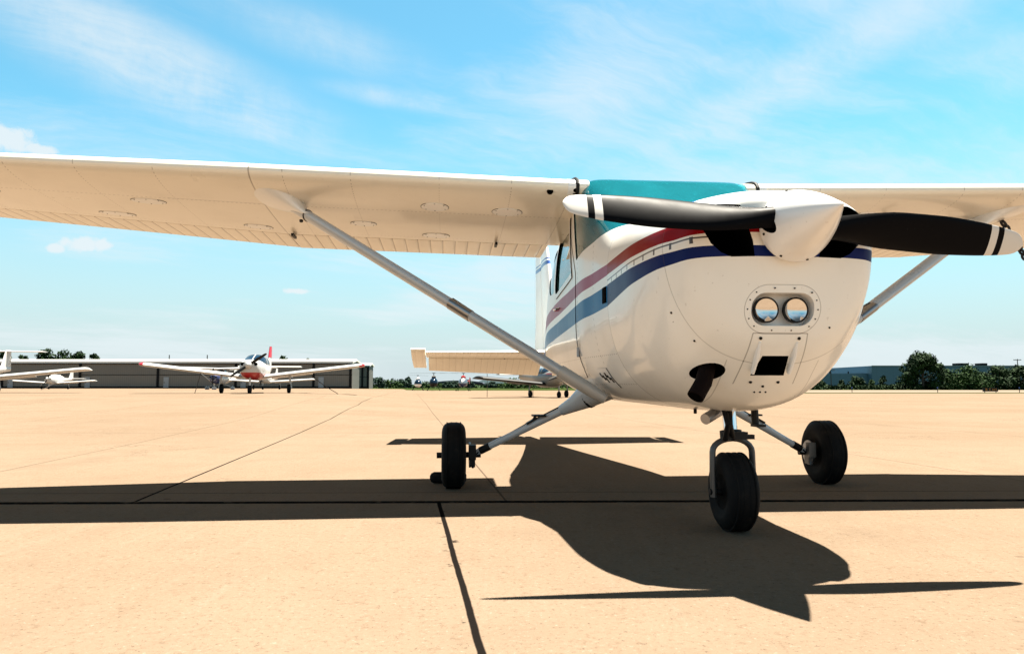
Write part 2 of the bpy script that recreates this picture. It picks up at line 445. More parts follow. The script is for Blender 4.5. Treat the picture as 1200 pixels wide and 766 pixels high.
COWL = pchip([(-.318, .524, .565, 1.17, 1.57, 2.3, 4.4, 0), (.10, .520, .572, 1.18, 1.55, 2.25, 3.6, 0), (.30, .500, .600, 1.20, 1.535, 2.2, 3.1, 0),
              (.45, .472, .650, 1.21, 1.52, 2.15, 2.7, 0), (.55, .428, .715, 1.215, 1.505, 2.15, 2.6, 0), (.62, .395, .790, 1.22, 1.485, 2.2, 2.6, 0),
              (.66, .345, .850, 1.225, 1.462, 2.2, 2.5, 0), (.685, .26, .92, 1.23, 1.43, 2.2, 2.4, 0), (.695, .17, 1.02, 1.24, 1.39, 2.2, 2.3, 0)])
cx = list(np.linspace(-.318, .45, 20)) + list(np.linspace(.47, .66, 16)) + [.667, .674, .680, .685, .689, .6925, .695]
b = MB(); b.rings([section(x, COWL(x), 96, 0, .16 * S(.2, .62, x)) for x in cx])
cowl = b.build('engine_cowl', [COWLM, BLACK], plane)
def cutter(fn):
    c = MB(); c.cur = 0; fn(c); return c.build('cutter', BLACK, plane)
def rrect(cy, cz, hw, hh, r, n=8):
    return [(cy + sx * (hw - r) + r * math.cos(a), cz + sz * (hh - r) + r * math.sin(a))
            for sx, sz, a0 in ((1, 1, 0), (-1, 1, 90), (-1, -1, 180), (1, -1, 270)) for a in (R(a0 + 90 * k / n) for k in range(n + 1))]
inl = [(-.365, 1.40), (-.35, 1.33), (-.315, 1.262), (-.275, 1.225), (-.235, 1.207), (-.14, 1.209), (-.15, 1.27), (-.185, 1.36), (-.20, 1.415), (-.28, 1.425)]
cuts = [cutter(lambda c: c.prism(inl, 'x', .32, .9)), cutter(lambda c: c.prism([(-p[0] - .012, p[1]) for p in inl], 'x', .32, .9)),
        cutter(lambda c: c.prism([(-.088, .735), (.058, .735), (.046, .815), (-.066, .815)], 'x', .12, .9)),
        cutter(lambda c: c.prism([(-.252 + .062 * math.cos(a), .752 + .036 * math.sin(a)) for a in (2 * math.pi * k / 28 for k in range(28))], 'x', .1, .8))]
boolean(cowl, cuts)
lamp_cut = MB(); lamp_cut.prism(rrect(-.011, 1.0, .132, .066, .06), 'x', .575, .9)
lc = lamp_cut.build('cutter', WHITE, plane); boolean(cowl, [lc])
# landing lamps
def face_x(z): return .63
for yy in (-.0735, .0515):
    lt = MB(); lt.cur = 0
    lt.lathe([(.015 * (k / 10) ** 2, max(.0001, .0046 * k)) for k in range(11)], (.605, yy, 1.0), (1, 0, -.05), 36, False)
    lo = lt.build('landing_light', REFL, plane)
    rg = MB(); rg.lathe([(0, .0465), (.016, .0465), (.018, .049), (.016, .053), (0, .053), (0, .0465)], (.604, yy, 1.0), (1, 0, -.05), 36)
    rg.build('rim', BLACKM, lo)
# screws on the nose
sc = MB()
def cowl_surf(y, z):
    lo_, hi_ = -.3, .70
    for _ in range(40):
        x = (lo_ + hi_) / 2; p = COWL(x); hw, zb, zc, zt, nb, nt_, k = p
        n_ = nt_ if z > zc else nb; q = abs(y / hw) ** n_ + abs((z - zc) / ((zt - zc) if z > zc else (zc - zb))) ** n_
        if q < 1: lo_ = x
        else: hi_ = x
    return lo_ - .16 * S(.2, .62, lo_) * (1.34 - z)
for k in range(14):
    a = 2 * math.pi * k / 14; y = -.011 + math.copysign(.062, math.cos(a)) * min(1, abs(math.cos(a)) * 1.6) + .086 * math.cos(a); z = 1.0 + .086 * math.sin(a)
    sc = MB(); sc.lathe([(-.004, .0030), (.0016, .0030)], (cowl_surf(y, z), y, z), (1, 0, 0), 10); sc.build('screw', BLACKM, cowl)
for y, z, r in ((-.092, .885, .007), (.070, .885, .007), (-.075, .708, .007), (.045, .708, .007), (-.015, .69, .006), (-.04, .665, .004), (-.015, .665, .004), (.01, .665, .004), (-.42, 1.0, .005), (-.33, .88, .005), (.2, .93, .004)):
    sc = MB(); sc.lathe([(-.006, r), (.003, r)], (cowl_surf(y, z), y, z), (1, 0, -.3), 10); sc.build('screw', BLACKM, cowl)
# carburettor scoop cheeks
for s in (-1, 1):
    ck = MB(); yo = -.013 + s * .078
    pts = [(cowl_surf(yo, .87) - .004, yo * 1, .87), (cowl_surf(yo, .82) + .006, yo, .82), (cowl_surf(yo, .74) + .028, yo, .745)]
    ck.tube(pts, [.008, .016, .012], 10, flat=(1, .7)); ck.build('scoop_cheek', WHITE, cowl)
# exhaust pipe
ex = MB(); ex.tube([(.30, -.225, .81), (.40, -.248, .765), (.455, -.285, .705), (.48, -.330, .645)], .036, 24)
ex.cur = 1; ex.lathe([(0, .030), (.0015, .030)], (.4803, -.3307, .6442), (.025, -.045, -.060), 20)
ex.build('exhaust_pipe', [RUST, BLACK], plane)

# fuselage shell
FUS = pchip([(-.325, .522, .565, 1.17, 1.572, 2.3, 4.4, 0), (-.45, .53, .568, 1.17, 1.64, 2.4, 4.5, .0), (-.65, .542, .572, 1.17, 1.775, 2.6, 5, .0),
             (-.85, .562, .576, 1.17, 1.915, 2.8, 9, .0), (-.97, .564, .58, 1.17, 1.985, 3, 12, .01), (-1.15, .560, .58, 1.17, 2.01, 3, 12, .02),
             (-1.7, .555, .585, 1.17, 2.01, 3, 5, .09), (-2.2, .55, .60, 1.17, 1.985, 3, 5, .09), (-2.6, .53, .63, 1.16, 1.90, 2.9, 4.5, .09),
             (-3.0, .49, .68, 1.14, 1.70, 2.8, 3.5, .06), (-3.5, .43, .74, 1.12, 1.48, 2.6, 2.6, 0), (-4.5, .30, .83, 1.08, 1.32, 2.4, 2.3, 0),
             (-5.5, .18, .91, 1.05, 1.22, 2.2, 2.2, 0), (-6.4, .09, .96, 1.05, 1.15, 2, 2, 0), (-6.95, .035, 1.0, 1.05, 1.1, 2, 2, 0)])
fx = list(np.linspace(-.325, -1.25, 36)) + list(np.linspace(-1.35, -3.5, 26)) + list(np.linspace(-3.7, -6.95, 14))
def shell(o_, i_):
    b = MB(); M_ = 96
    ro = [section(x, FUS(x), M_, o_) for x in fx]; ri = [section(x, FUS(x), M_, i_) for x in fx[:-1]]
    # closed shell: outer, tail cap, inner, joined at the open firewall end
    n = M_; rings = ro[::-1] + ri
    fs = []
    vs = [v for r in rings for v in r]
    for i in range(len(rings) - 1):
        if i == len(ro) - 1: pass
        for j in range(n):
            k = (j + 1) % n; fs.append((i * n + j, i * n + k, (i + 1) * n + k, (i + 1) * n + j))
    fs.append(tuple(range(n))); fs.append(tuple((len(rings) - 1) * n + j for j in range(n)))
    b.add(vs, fs); return b
WS = [(-.345, 1.560), (-.45, 1.538), (-.62, 1.512), (-.82, 1.492), (-1.045, 1.475), (-1.10, 1.60), (-1.18, 1.80), (-1.17, 1.90), (-1.12, 1.985), (-1.10, 2.2), (-.30, 2.2), (-.34, 1.62)]
DW = [(-1.235, 1.425), (-1.27, 1.50), (-1.355, 1.785), (-1.40, 1.805), (-1.97, 1.785), (-2.0, 1.75), (-1.985, 1.41), (-1.95, 1.375), (-1.90, 1.37)]
RW = [(-2.13, 1.40), (-2.14, 1.72), (-2.18, 1.75), (-2.62, 1.70), (-2.72, 1.62), (-2.45, 1.44), (-2.35, 1.41)]
BW = [(-2.78, 1.45), (-2.76, 2.1), (-3.5, 2.1), (-3.42, 1.52)]
def pc(poly, a, b_): return cutter(lambda c: c.prism(poly, 'y', a, b_))
fus = shell(0, -.03).build('fuselage', [FUSM, CREAM], plane)
boolean(fus, [pc(WS, -1, 1), pc(DW, -1, 1), pc(RW, -1, 1), pc([(-2.85, 1.62), (-2.85, 2.1), (-3.35, 2.1), (-3.30, 1.60)], -.38, .38)])
def inset(poly, d):
    cx0 = sum(p[0] for p in poly) / len(poly); cz0 = sum(p[1] for p in poly) / len(poly)
    return [(p[0] + math.copysign(d, p[0] - cx0) * (1 if abs(p[0] - cx0) > .05 else 0), p[1] + math.copysign(d, p[1] - cz0)) for p in poly]
def pane(name, poly, mat, ya=-1, yb=1, o_=-.006, i_=-.011, parent=plane):
    o = shell(o_, i_).build(name, mat, parent)
    boolean(o, [pc(poly, ya, yb)], 'INTERSECT'); return o
pane('windshield', WS, WSHIELD)
for s in (-1, 1):
    a_, b_ = (-1, 0) if s < 0 else (0, 1)
    pane('rear_window', RW, SIDEGL, a_, b_)
    dr = shell(.003, -.002).build('cabin_door', [FUSM], plane)
    DOOR = [(-1.06, .80), (-1.10, .745), (-1.6, .73), (-2.04, .86), (-2.07, 1.25), (-2.07, 1.80), (-1.36, 1.82), (-1.24, 1.60), (-1.075, 1.40)]
    boolean(dr, [pc(DOOR, a_, b_)], 'INTERSECT'); boolean(dr, [pc(DW, -1, 1)])
    pane('door_window', DW, SIDEGL, a_, b_, parent=dr)
    fr = shell(.009, .002).build('window_frame', [WHITE], dr)
    big_ = [(p[0] + (.035 if p[0] > -1.6 else -.03), p[1] + (.03 if p[1] > 1.6 else -.035)) for p in DW]
    boolean(fr, [pc(big_, a_, b_)], 'INTERSECT'); boolean(fr, [pc(DW, -1, 1)])
    h_ = MB(); h_.tube([(-1.93, s * .556, 1.25), (-1.92, s * .575, 1.25), (-1.80, s * .575, 1.25), (-1.79, s * .556, 1.25)], .008, 8)
    h_.build('door_handle', CHROME, dr)
    for z in (1.36, .90): hg = MB(); hg.lathe([(-.03, .009), (.03, .009)], (-1.045, s * .552, z), (0, 0, 1), 10); hg.build('door_hinge', STEEL, dr)
# rear glass
o = shell(-.006, -.011).build('back_window', SIDEGL, plane); boolean(o, [pc([(-2.85, 1.62), (-2.85, 2.1), (-3.35, 2.1), (-3.30, 1.60)], -.38, .38)], 'INTERSECT')
# cabin fittings
ip = MB(); ip.box((-.50, 0, 1.42), (.22, .80, .14)); ip.box((-.60, 0, 1.28), (.03, .84, .30)); ip.build('instrument_panel', BLACKM, plane)
fl = MB(); fl.box((-1.6, 0, .74), (2.4, .62, .03)); fl.box((-2.95, 0, 1.15), (.02, .7, .9)); fl.build('cabin_floor', CREAM, plane)
for s in (-1, 1):
    st = MB(); st.box((-1.55, s * .25, 1.0), (.45, .4, .14)); st.box((-1.82, s * .25, 1.32), (.12, .4, .62), Matrix.Rotation(R(-12), 3, 'Y')); st.build('pilot_seat', SEAT, plane)
# black square vents and small plates on the fuselage side
vt = MB(); vt.box((-.385, -.5265, 1.176), (.075, .008, .085)); vt.build('side_vent', BLACK, plane)
pl = shell(.004, -.002).build('data_plate', [WHITE], plane); boolean(pl, [pc(rrect(-.70, .735, .085, .055, .012, 4), -1, 0)], 'INTERSECT')
for k in range(6):
    mk = shell(.0062, .003).build('plate_marking', [BLACKM], pl)
    boolean(mk, [pc(rrect(-.755 + .024 * k, .752 - .014 * (k % 3), .006 + .003 * (k % 2), .014, .002, 2), -1, 0)], 'INTERSECT')

# wings ------------------------------------------------------------
DIH = math.tan(R(1.52))
def naca(n=26, t=.12, m=.02, p=.4):
    """unit airfoil: list upper (1->0) + lower (0->1)"""
    up, lo = [], []
    for k in range(n + 1):
        x = (1 - math.cos(math.pi * k / n)) / 2
        yt = 5 * t * (.2969 * math.sqrt(x) - .126 * x - .3516 * x * x + .2843 * x ** 3 - .1036 * x ** 4)
        yc = m / p ** 2 * (2 * p * x - x * x) if x < p else m / (1 - p) ** 2 * ((1 - 2 * p) + 2 * p * x - x * x)
        up.append((x, yc + yt)); lo.append((x, yc - yt))
    return up, lo
UP, LO = naca()
def wing_at(y):
    ay = abs(y)
    t = max(0, (ay - 2.54) / (5.4 - 2.54))
    ch = 1.63 - .51 * t; xle = -.905 - .07 * t; zle = 1.920 + max(0, ay - .56) * DIH
    ang = R(6.1) - R(2.2) * t
    return ch, xle, zle, ang
def wpt(y, u, v):
    ch, xle, zle, ang = wing_at(y); x = u * ch; z = v * ch
    return (xle - x * math.cos(ang) + z * math.sin(ang) * -1, y, zle - x * math.sin(ang) + z * math.cos(ang))
def interp(prof, u):
    return float(np.interp(u, [p[0] for p in prof], [p[1] for p in prof]))
def foil(y, a, b_, n=22, thin=1):
    us = [a + (b_ - a) * (1 - math.cos(math.pi * k / n)) / 2 for k in range(n + 1)]
    up = [wpt(y, u, interp(UP, u)) for u in us]; lo = [wpt(y, u, interp(LO, u)) for u in us]
    return up[::-1] + lo[1:]
def low(y, u, d=0): return Vector(wpt(y, u, interp(LO, u) - d))
def wing_lines(n, x, y, z, ay, aft):
    dot = (ay + .0).mod(.028) < .013
    doth = ((x + 9).mod(.028)) < .013
    sp = line(x + ay.pw([(0, 1.33), (2.54, 1.33), (5.4, 1.30)]), .0045) * dot
    sp2 = line(x + ay.pw([(0, 1.98), (2.54, 1.98), (5.4, 1.72)]), .004) * dot * .7
    ribs = None
    for q in (.98, 1.42, 1.95, 2.35, 3.1, 3.55, 3.95, 4.4, 4.85):
        r_ = line(ay - q, .004) * doth * (.75 if q not in (1.42,) else .4); ribs = r_ if ribs is None else ribs + r_
    seam = line(ay - 2.545, .006) + line(ay - .62, .005) * doth
    sm2 = line(x + 1.315, .005) * (ay > 2.55) * (ay < 3.15)
    return (sp + sp2 + ribs + seam + sm2 * .8).clamp()
wm = white_paint('wing_paint', (.82, .755, .64), .30); x, y, z = wm.coord(); ay = y.abs()
ln = wing_lines(wm, x, y, z, ay, 0)
st_ = wm.noise(1.4, 5, .6, stretch=(1, .25, 1)).smooth(.52, .72) * ((x + 1.65).abs().smooth(.25, .05)) * (ay < 2.0)
c_ = wm.mix(st_ * .35, wm.c, (.40, .34, .28))
wm.set('Base Color', wm.mix(ln * .62, c_, (.16, .115, .08))); wm.bump(ln * -1 + wm.noise(3, 2) * .8, .2, .006)
WINGM = wm.m
cmf = white_paint('control_surface_paint', (.82, .745, .62), .4); x, y, z = cmf.coord()
rb_ = ((y.abs() + x * .0 + 9).mod(.095) - .047).abs()
rl = rb_.smooth(.0065, .002)
cmf.set('Base Color', cmf.mix(rl * .75, cmf.c, (.22, .15, .10))); cmf.bump(rb_.smooth(.02, .0) * -1, .6, .008)
FLAPM = cmf.m
for s in (-1, 1):
    ys = [.50, .62, 1.1, 1.7, 2.3, 2.54, 2.9, 3.5, 4.2, 4.9, 5.30]
    b = MB(); b.rings([foil(s * y, 0, .715) for y in ys]); wing = b.build('wing', WINGM, plane, 50)
    b = MB()
    b.rings([foil(s * y, .7156, 1.0, 10) for y in (.60, 1.2, 1.9, 2.542)]); b.build('flap', FLAPM, wing, 50)
    b = MB(); b.rings([foil(s * y, .7156, .992, 10) for y in (2.545, 3.3, 4.2, 4.958)]); b.build('aileron', FLAPM, wing, 50)
    b = MB(); b.rings([foil(s * y, .7156, .995, 10) for y in (4.961, 5.30)]); b.build('trailing_edge', WINGM, wing, 50)
    # drooped moulded tip
    b = MB(); rg = []
    for k in range(7):
        f_ = k / 6; y = 5.303 + .16 * math.sin(f_ * math.pi / 2); sc_ = max(.05, math.cos(f_ * math.pi / 2) ** .6)
        r0 = foil(s * y, 0, 1.0, 16); mx = sum(p[0] for p in r0) / len(r0); mz = sum(p[2] for p in r0) / len(r0)
        rg.append([(mx + (p[0] - mx) * (.75 + .25 * sc_), p[1], mz - .03 * f_ + (p[2] - mz) * sc_) for p in r0])
    b.rings(rg); b.build('wing_tip', WHITE, wing, 50)
    # leading edge root cuff with cabin air inlet holes
    b = MB(); b.rings([[(p[0] + .003, p[1], p[2]) for p in [wpt(s * y, u, v * 1.02) for u, v in [(u, interp(UP, u)) for u in (.12, .08, .05, .03, .015, .005, 0)] + [(u, interp(LO, u)) for u in (.005, .015, .03, .05, .08, .12)]]] for y in (.572, .63)]); b.build('root_cuff', WHITE, wing, 50)
    for (yy, u, v, r) in ((.585, .012, -.006, .013), (.585, .03, -.03, .012), (.74, .022, -.02, .020)):
        b = MB(); p = Vector(wpt(s * yy, u, interp(LO, u))); b.lathe([(-.012, r), (.006, r)], p, (1, 0, -.65), 16); b.build('air_inlet', BLACK, wing)
    b = MB(); b.tube([wpt(s * .572, u, v) for u, v in [(u, interp(UP, u) + .004) for u in (.16, .1, .05, .02, .006, 0)] + [(u, interp(LO, u) - .004) for u in (.006, .02, .05, .1, .16)]], .012, 8); b.build('root_seal', BLACKM, wing)
    # inspection covers: thin ovals under the wing
    for (yy, u, ra, rb2) in ((.98, .22, .075, .10), (1.45, .20, .075, .09), (1.45, .62, .07, .10), (1.95, .47, .06, .09), (2.72, .62, .06, .10), (3.3, .33, .055, .11), (3.65, .60, .05, .12), (4.3, .33, .05, .10), (4.9, .55, .05, .10)):
        ringp = []
        for k in range(28):
            a = 2 * math.pi * k / 28; ch = wing_at(yy)[0]
            ringp.append((u + ra * math.cos(a) / ch, yy + rb2 * math.sin(a)))
        b = MB(); b.rings([[low(s * q[1], q[0], -.002) for q in ringp], [low(s * (yy + (q[1] - yy) * .97), u + (q[0] - u) * .97, .0022) for q in ringp]])
        b.cur = 1
        for k in range(6):
            q = ringp[int(k * 28 / 6)]; pp = low(s * (yy + (q[1] - yy) * .82), u + (q[0] - u) * .82, .0022); b.lathe([(0, .004), (-.0015, .004)], pp, (0, 0, 1), 8)
        b.cur = 1; b.tube([low(s * q[1], q[0], .0006) for q in ringp[3:12]], .0016, 6)
        b.tube([low(s * q[1], q[0], .0006) for q in ringp[17:25]], .0016, 6)
        b.build('inspection_cover', [WHITE, BLACKM], wing)
    # lift strut
    top = low(s * 2.42, .235, -.01); foot = Vector((-.80, s * .505, .655))
    sm = MB(); n_ = 16
    sm.tube([foot + (top - foot) * t for t in (.06, .2, .4, .6, .8, .985)], 1, 24, flat=(.068, .0325)); stt = sm.build('lift_strut', STRUTM, plane)
    d_ = (top - foot).normalized()
    q = MB(); q.tube([foot + (top - foot) * t for t in (.375, .377, .438, .44)], 1, 24, flat=(.071, .0355)); q.build('strut_band', STEEL, stt)
    st2 = MB(); st2.box(foot + (top - foot) * .41 + Vector((.0, 0, .040)), (.02, .10, .006), Matrix.Rotation(-s * math.atan2(d_.z, abs(d_.y)) * -1, 3, 'X')); st2.build('strut_pad', BLACKM, stt)
    q = MB(); q.tube([foot + (top - foot) * t for t in (-.035, .0, .05, .10, .101)], [.7, .95, 1.0, 1.02, .9], 24, flat=(.076, .039)); q.build('foot_fairing', GREYP, stt)
    q = MB()
    rgs = []
    for k in range(8):
        f_ = k / 7; g_ = (1 - f_) ** 2.2
        c0 = top + (foot - top) * (.012 + .075 * f_) + Vector((-.10 * g_, s * .07 * g_, .035 * g_))
        rgs.append([c0 + Vector(((.080 + .25 * g_) * math.cos(a), (.042 + .14 * g_) * math.sin(a), -.012 * g_ * math.sin(a) * s)) for a in (2 * math.pi * j / 28 for j in range(28))])
    q.rings(rgs); q.build('top_fairing', WHITE, stt, 60)
    q = MB(); q.tube([top + (foot - top) * t for t in (.086, .0885)], 1.0, 24, flat=(.073, .037)); q.build('fairing_seal', BLACKM, stt)
    q = MB(); q.lathe([(0, .014), (.012, .012)], low(s * 2.36, .42, .012), (.3, 0, -1), 16); q.build('tie_down_ring', BLACKM, wing)
    # flap track and hinge bits
    for yy in (1.0, 2.5): q = MB(); q.box(low(s * yy, .70, .012), (.12, .018, .02)); q.build('hinge_bracket', BLACKM, wing)
    if s > 0:
        pt = MB(); p0 = low(1.66, .25, 0)
        pt.tube([p0, p0 + Vector((.01, 0, -.09)), p0 + Vector((.03, 0, -.105))], [.022, .016, .012], 10, flat=(1, .45)); pt.tube([p0 + Vector((.0, 0, -.10)), p0 + Vector((.17, .0, -.075))], .010, 10); pt.box(p0, (.07, .04, .012))
        pt.build('pitot_tube', BLACKM, wing)
        q = MB(); p1 = low(2.15, .30, 0); q.tube([p1 + Vector((.1, .35, .0)), p1 + Vector((.06, .0, -.02)), p1 + Vector((.04, .02, -.09)), p1 + Vector((.04, .12, -.1))], .006, 8); q.build('fuel_vent', BLACKM, wing)

# tail ---------------------------------------------------------------
tmat = white_paint('tail_paint', (.82, .745, .62), .4); x, y, z = tmat.coord(); rr_ = ((y.abs() + 9).mod(.085) - .042).abs()
rl_ = rr_.smooth(.004, .001); tmat.set('Base Color', tmat.mix(rl_ * .35, tmat.c, (.25, .18, .12))); tmat.bump(rr_.smooth(.03, 0) * -1, .4, .006); TAILM = tmat.m
def sym(c, xle, y, zc, t=.09, droop=0, n=14, a=0, b_=1.0):
    r = []
    us = [a + (b_ - a) * (1 - math.cos(math.pi * k / n)) / 2 for k in range(n + 1)]
    f = lambda u: 5 * t * (.2969 * math.sqrt(u) - .126 * u - .3516 * u * u + .2843 * u ** 3 - .1015 * u ** 4)
    up = [(u, f(u)) for u in us]; lo = [(u, -f(u)) for u in us]
    out_ = []
    for u, v in up[::-1] + lo[1:]:
        xx, zz = -(u - a) * c, v * c
        out_.append((xle - a * c + xx * math.cos(droop) - 0 * zz, y, zc + zz + xx * math.sin(droop)))
    return out_
ZT = 1.105; XT = -5.62
for s in (-1, 1):
    b = MB(); b.rings([sym(c, XT - o_, s * y, ZT, .06, R(2), a=0, b_=.585) for y, c, o_ in ((.03, 1.35, -.12), (1.0, 1.12, .02), (1.62, .98, .10))]); stb = b.build('tailplane', TAILM, plane, 50)
    dr_ = R(27)
    b = MB(); b.rings([sym(c, XT - o_, s * y, ZT - .022, .085, dr_, a=.588, b_=1.0) for y, c, o_ in ((.10, 1.33, -.11), (1.0, 1.12, .02), (1.60, .98, .10))]); el = b.build('elevator', TAILM, stb, 50)
    b = MB(); b.rings([sym(.98, XT - .04, s * y, ZT + .035, .09, R(12), a=0, b_=1.0) for y in (1.63, 1.76, 1.80)]); b.build('elevator_horn', TAILM, el, 50)
    if s < 0:
        b = MB(); b.tube([(-6.62, s * .62, ZT - .10), (-6.30, s * .60, ZT - .05)], .012, 8); b.build('trim_rod', BLACKM, el)
        b = MB(); b.tube([(-6.66, s * .42, 1.003), (-6.66, s * 1.22, 1.006)], .005, 6); b.build('trim_tab_hinge', BLACKM, el)
# fin and rudder
finm = white_paint('fin_paint'); x, y, z = finm.coord()
fs_ = (z > 2.33) * (z < 2.385); fs2 = (z > 2.41) * (z < 2.43)
finm.set('Base Color', finm.mix(fs_.max(fs2), finm.c, (.03, .08, .30)))
def vfoil(z, xle, c, t, a, b_, defl=0, n=12):
    us = [a + (b_ - a) * (1 - math.cos(math.pi * k / n)) / 2 for k in range(n + 1)]
    f = lambda u: 5 * t * (.2969 * math.sqrt(u) - .126 * u - .3516 * u * u + .2843 * u ** 3 - .1015 * u ** 4)
    r = []
    for u, v in [(u, f(u)) for u in us][::-1] + [(u, -f(u)) for u in us][1:]:
        xx = (u - a) * c
        r.append((xle - a * c - xx * math.cos(defl) , v * c - xx * math.sin(defl), z))
    return r
b = MB(); b.rings([vfoil(z, xl, c, .09, 0, .62) for z, xl, c in ((1.12, -5.35, 1.75), (1.7, -5.88, 1.30), (2.55, -6.45, .90), (2.60, -6.50, .80))]); fin = b.build('fin', finm.m, plane, 50)
b = MB(); b.rings([vfoil(z, xl, c, .09, .635, 1.0, R(9)) for z, xl, c in ((1.10, -5.35, 1.75), (1.7, -5.88, 1.30), (2.58, -6.47, .90))]); b.build('rudder', finm.m, plane, 50)
b = MB(); b.rings([[(-3.9, .012, 1.40), (-3.9, -.012, 1.40), (-3.9, 0, 1.42)], [(-5.6, .03, 1.2), (-5.6, -.03, 1.2), (-5.6, 0, 1.52)]]); b.build('dorsal_fin', WHITE, plane)

# undercarriage ------------------------------------------------------
def tyre(b, c, Rr, wd, axis=(0, 1, 0)):
    rim = Rr * .46; pr = []
    for k in range(25):
        a = math.pi * k / 24; s_ = math.sin(a); cc = math.cos(a)
        pr.append((-wd / 2 * spow(cc, .62), rim + (Rr - rim) * abs(s_) ** .52))
    prof = []
    for h, r in pr: prof.append((h * (.80 if r < rim * 1.15 else 1), r))
    b.lathe(prof + [(wd * .30, rim * .92), (-wd * .30, rim * .92), prof[0]], c, axis, 56)
def wheel(name, c, Rr, wd, parent):
    wh = MB(); tyre(wh, c, Rr, wd)
    for q in (-.28, -.1, .1, .28):  # tread grooves read as thin ridges
        wh.lathe([(q * wd - .004, Rr - .004), (q * wd - .003, Rr + .0015), (q * wd + .003, Rr + .0015), (q * wd + .004, Rr - .004)], c, (0, 1, 0), 56)
    t = wh.build(name, RUBBER, parent, 40)
    hb = MB(); rim = Rr * .46
    for s in (-1, 1):
        hb.lathe([(s * wd * .10, .01), (s * wd * .12, rim * .5), (s * wd * .30, rim * .7), (s * wd * .37, rim * .97), (s * wd * .33, rim)], c, (0, 1, 0), 32)
        for k in range(6):
            a = 2 * math.pi * k / 6; hb.lathe([(0, .007), (.012, .007)], Vector(c) + Vector((rim * .62 * math.cos(a), s * wd * .22, rim * .62 * math.sin(a))), (0, s, 0), 8)
    hb.build('hub', STEEL, t); return t
for s in (-1, 1):
    wc = (-1.612, s * 1.315, .222)
    leg = MB(); leg.tube([(-1.33, s * .33, .645), (-1.42, s * .52, .565), (-1.61, s * 1.17, .232)], [.030, .028, .0215], 20)
    lg = leg.build('main_gear_leg', STRUTM, plane)
    fr_ = MB(); fr_.tube([(-1.27, s * .34, .70), (-1.36, s * .44, .625), (-1.42, s * .52, .568), (-1.45, s * .60, .525), (-1.452, s * .605, .522)], [.11, .082, .052, .035, .027], 24); fr_.build('leg_fairing', STRUTM, lg, 60)
    fb = MB(); fb.tube([(-1.352, s * .425, .632), (-1.362, s * .437, .626)], .0855, 24); fb.build('fairing_seam', BLACKM, lg)
    cu = MB(); cu.tube([(-1.582, s * 1.07, .283), (-1.60, s * 1.135, .25)], .026, 16); cu.build('leg_collar', BLACKM, lg)
    stp = MB(); stp.box((-1.50, s * .795, .455), (.06, .075, .012), Matrix.Rotation(s * R(-30), 3, 'X')); stp.tube([(-1.5, s * .79, .45), (-1.50, s * .765, .485)], .010, 8); stp.box((-1.49, s * .745, .492), (.14, .085, .012)); stp.build('step', BLACKM, lg)
    wl = wheel('main_wheel', wc, .222, .165, plane)
    br = MB(); br.lathe([(-.006, .085), (.006, .085)], (-1.612, s * 1.205, .222), (0, 1, 0), 28); br.build('brake_disc', STEEL, wl)
    cal = MB(); cal.box((-1.55, s * 1.19, .245), (.05, .05, .10)); cal.box((-1.58, s * 1.185, .18), (.06, .03, .07)); cal.tube([(-1.56, s * 1.19, .17), (-1.55, s * 1.185, .14)], .008, 8); cal.build('brake_caliper', GUNM if s > 0 else BLACKM, wl)
    ax = MB(); ax.tube([(-1.612, s * 1.13, .224), (-1.612, s * 1.43, .221)], .020, 14); ax.build('axle', BLACKM, wl)
    bl = MB(); bl.tube([(-1.40, s * .5, .61), (-1.5, s * .80, .452), (-1.59, s * 1.13, .26), (-1.57, s * 1.19, .20)], .005, 6); bl.build('brake_line', BLACKM, lg)
# nose gear
nw = wheel('nose_wheel', (0, .012, .185), .185, .150, plane)
fk = MB()
arch = [(0, .012 + .098 * math.cos(a), .375 + .062 * math.sin(a)) for a in (math.pi * k / 12 for k in range(13))]
fk.tube([(0, .110, .16), (0, .112, .28)] + arch + [(0, -.088, .28), (0, -.086, .16)], .015, 14, flat=(1.5, .9)); fork = fk.build('nose_fork', FORKM, plane)
ax = MB(); ax.tube([(0, -.105, .185), (0, .13, .185)], .016, 12); ax.build('axle', BLACKM, fork)
ol = MB(); ol.tube([(-.012, .012, .44), (-.05, .012, .66)], .034, 24); ol.build('oleo_strut', CHROME, plane)
cl = MB()
cl.tube([(-.008, .012, .43), (-.016, .012, .475)], .052, 20); cl.box((.045, .012, .455), (.06, .10, .035)); cl.box((0, .075, .445), (.03, .09, .022)); cl.build('strut_collar', BLACKM, plane)
cl = MB(); cl.tube([(-.05, .012, .585), (-.058, .012, .66)], .056, 20); cl.box((-.03, .012, .62), (.14, .2, .03)); cl.box((0, -.06, .60), (.05, .07, .05)); cl.box((.0, .1, .605), (.05, .05, .05))
cl.build('strut_collar', BLACKM, plane)
tq = MB(); tq.tube([(.06, -.045, .44), (.13, -.055, .51), (.06, -.05, .60)], .014, 10); tq.tube([(.06, -.005, .44), (.13, -.045, .51), (.06, -.02, .60)], .012, 10); tq.build('torque_link', BLACKM, plane)
sd = MB(); sd.tube([(.02, -.05, .575), (.10, -.155, .535)], .026, 18); sd.tube([(.02, -.05, .575), (-.03, .06, .60)], .012, 12); sd.build('shimmy_damper', STEEL, plane)
dn = MB(); dn.tube([(-.1, .17, .60), (-.095, .172, .50)], .018, 10); dn.box((-.08, .18, .495), (.07, .05, .012)); dn.build('drain_pipe', BLACKM, plane)
d2 = MB(); d2.tube([(-.2, -.1, .60), (-.17, -.11, .555)], .009, 8); d2.build('breather_tube', BLACKM, plane)

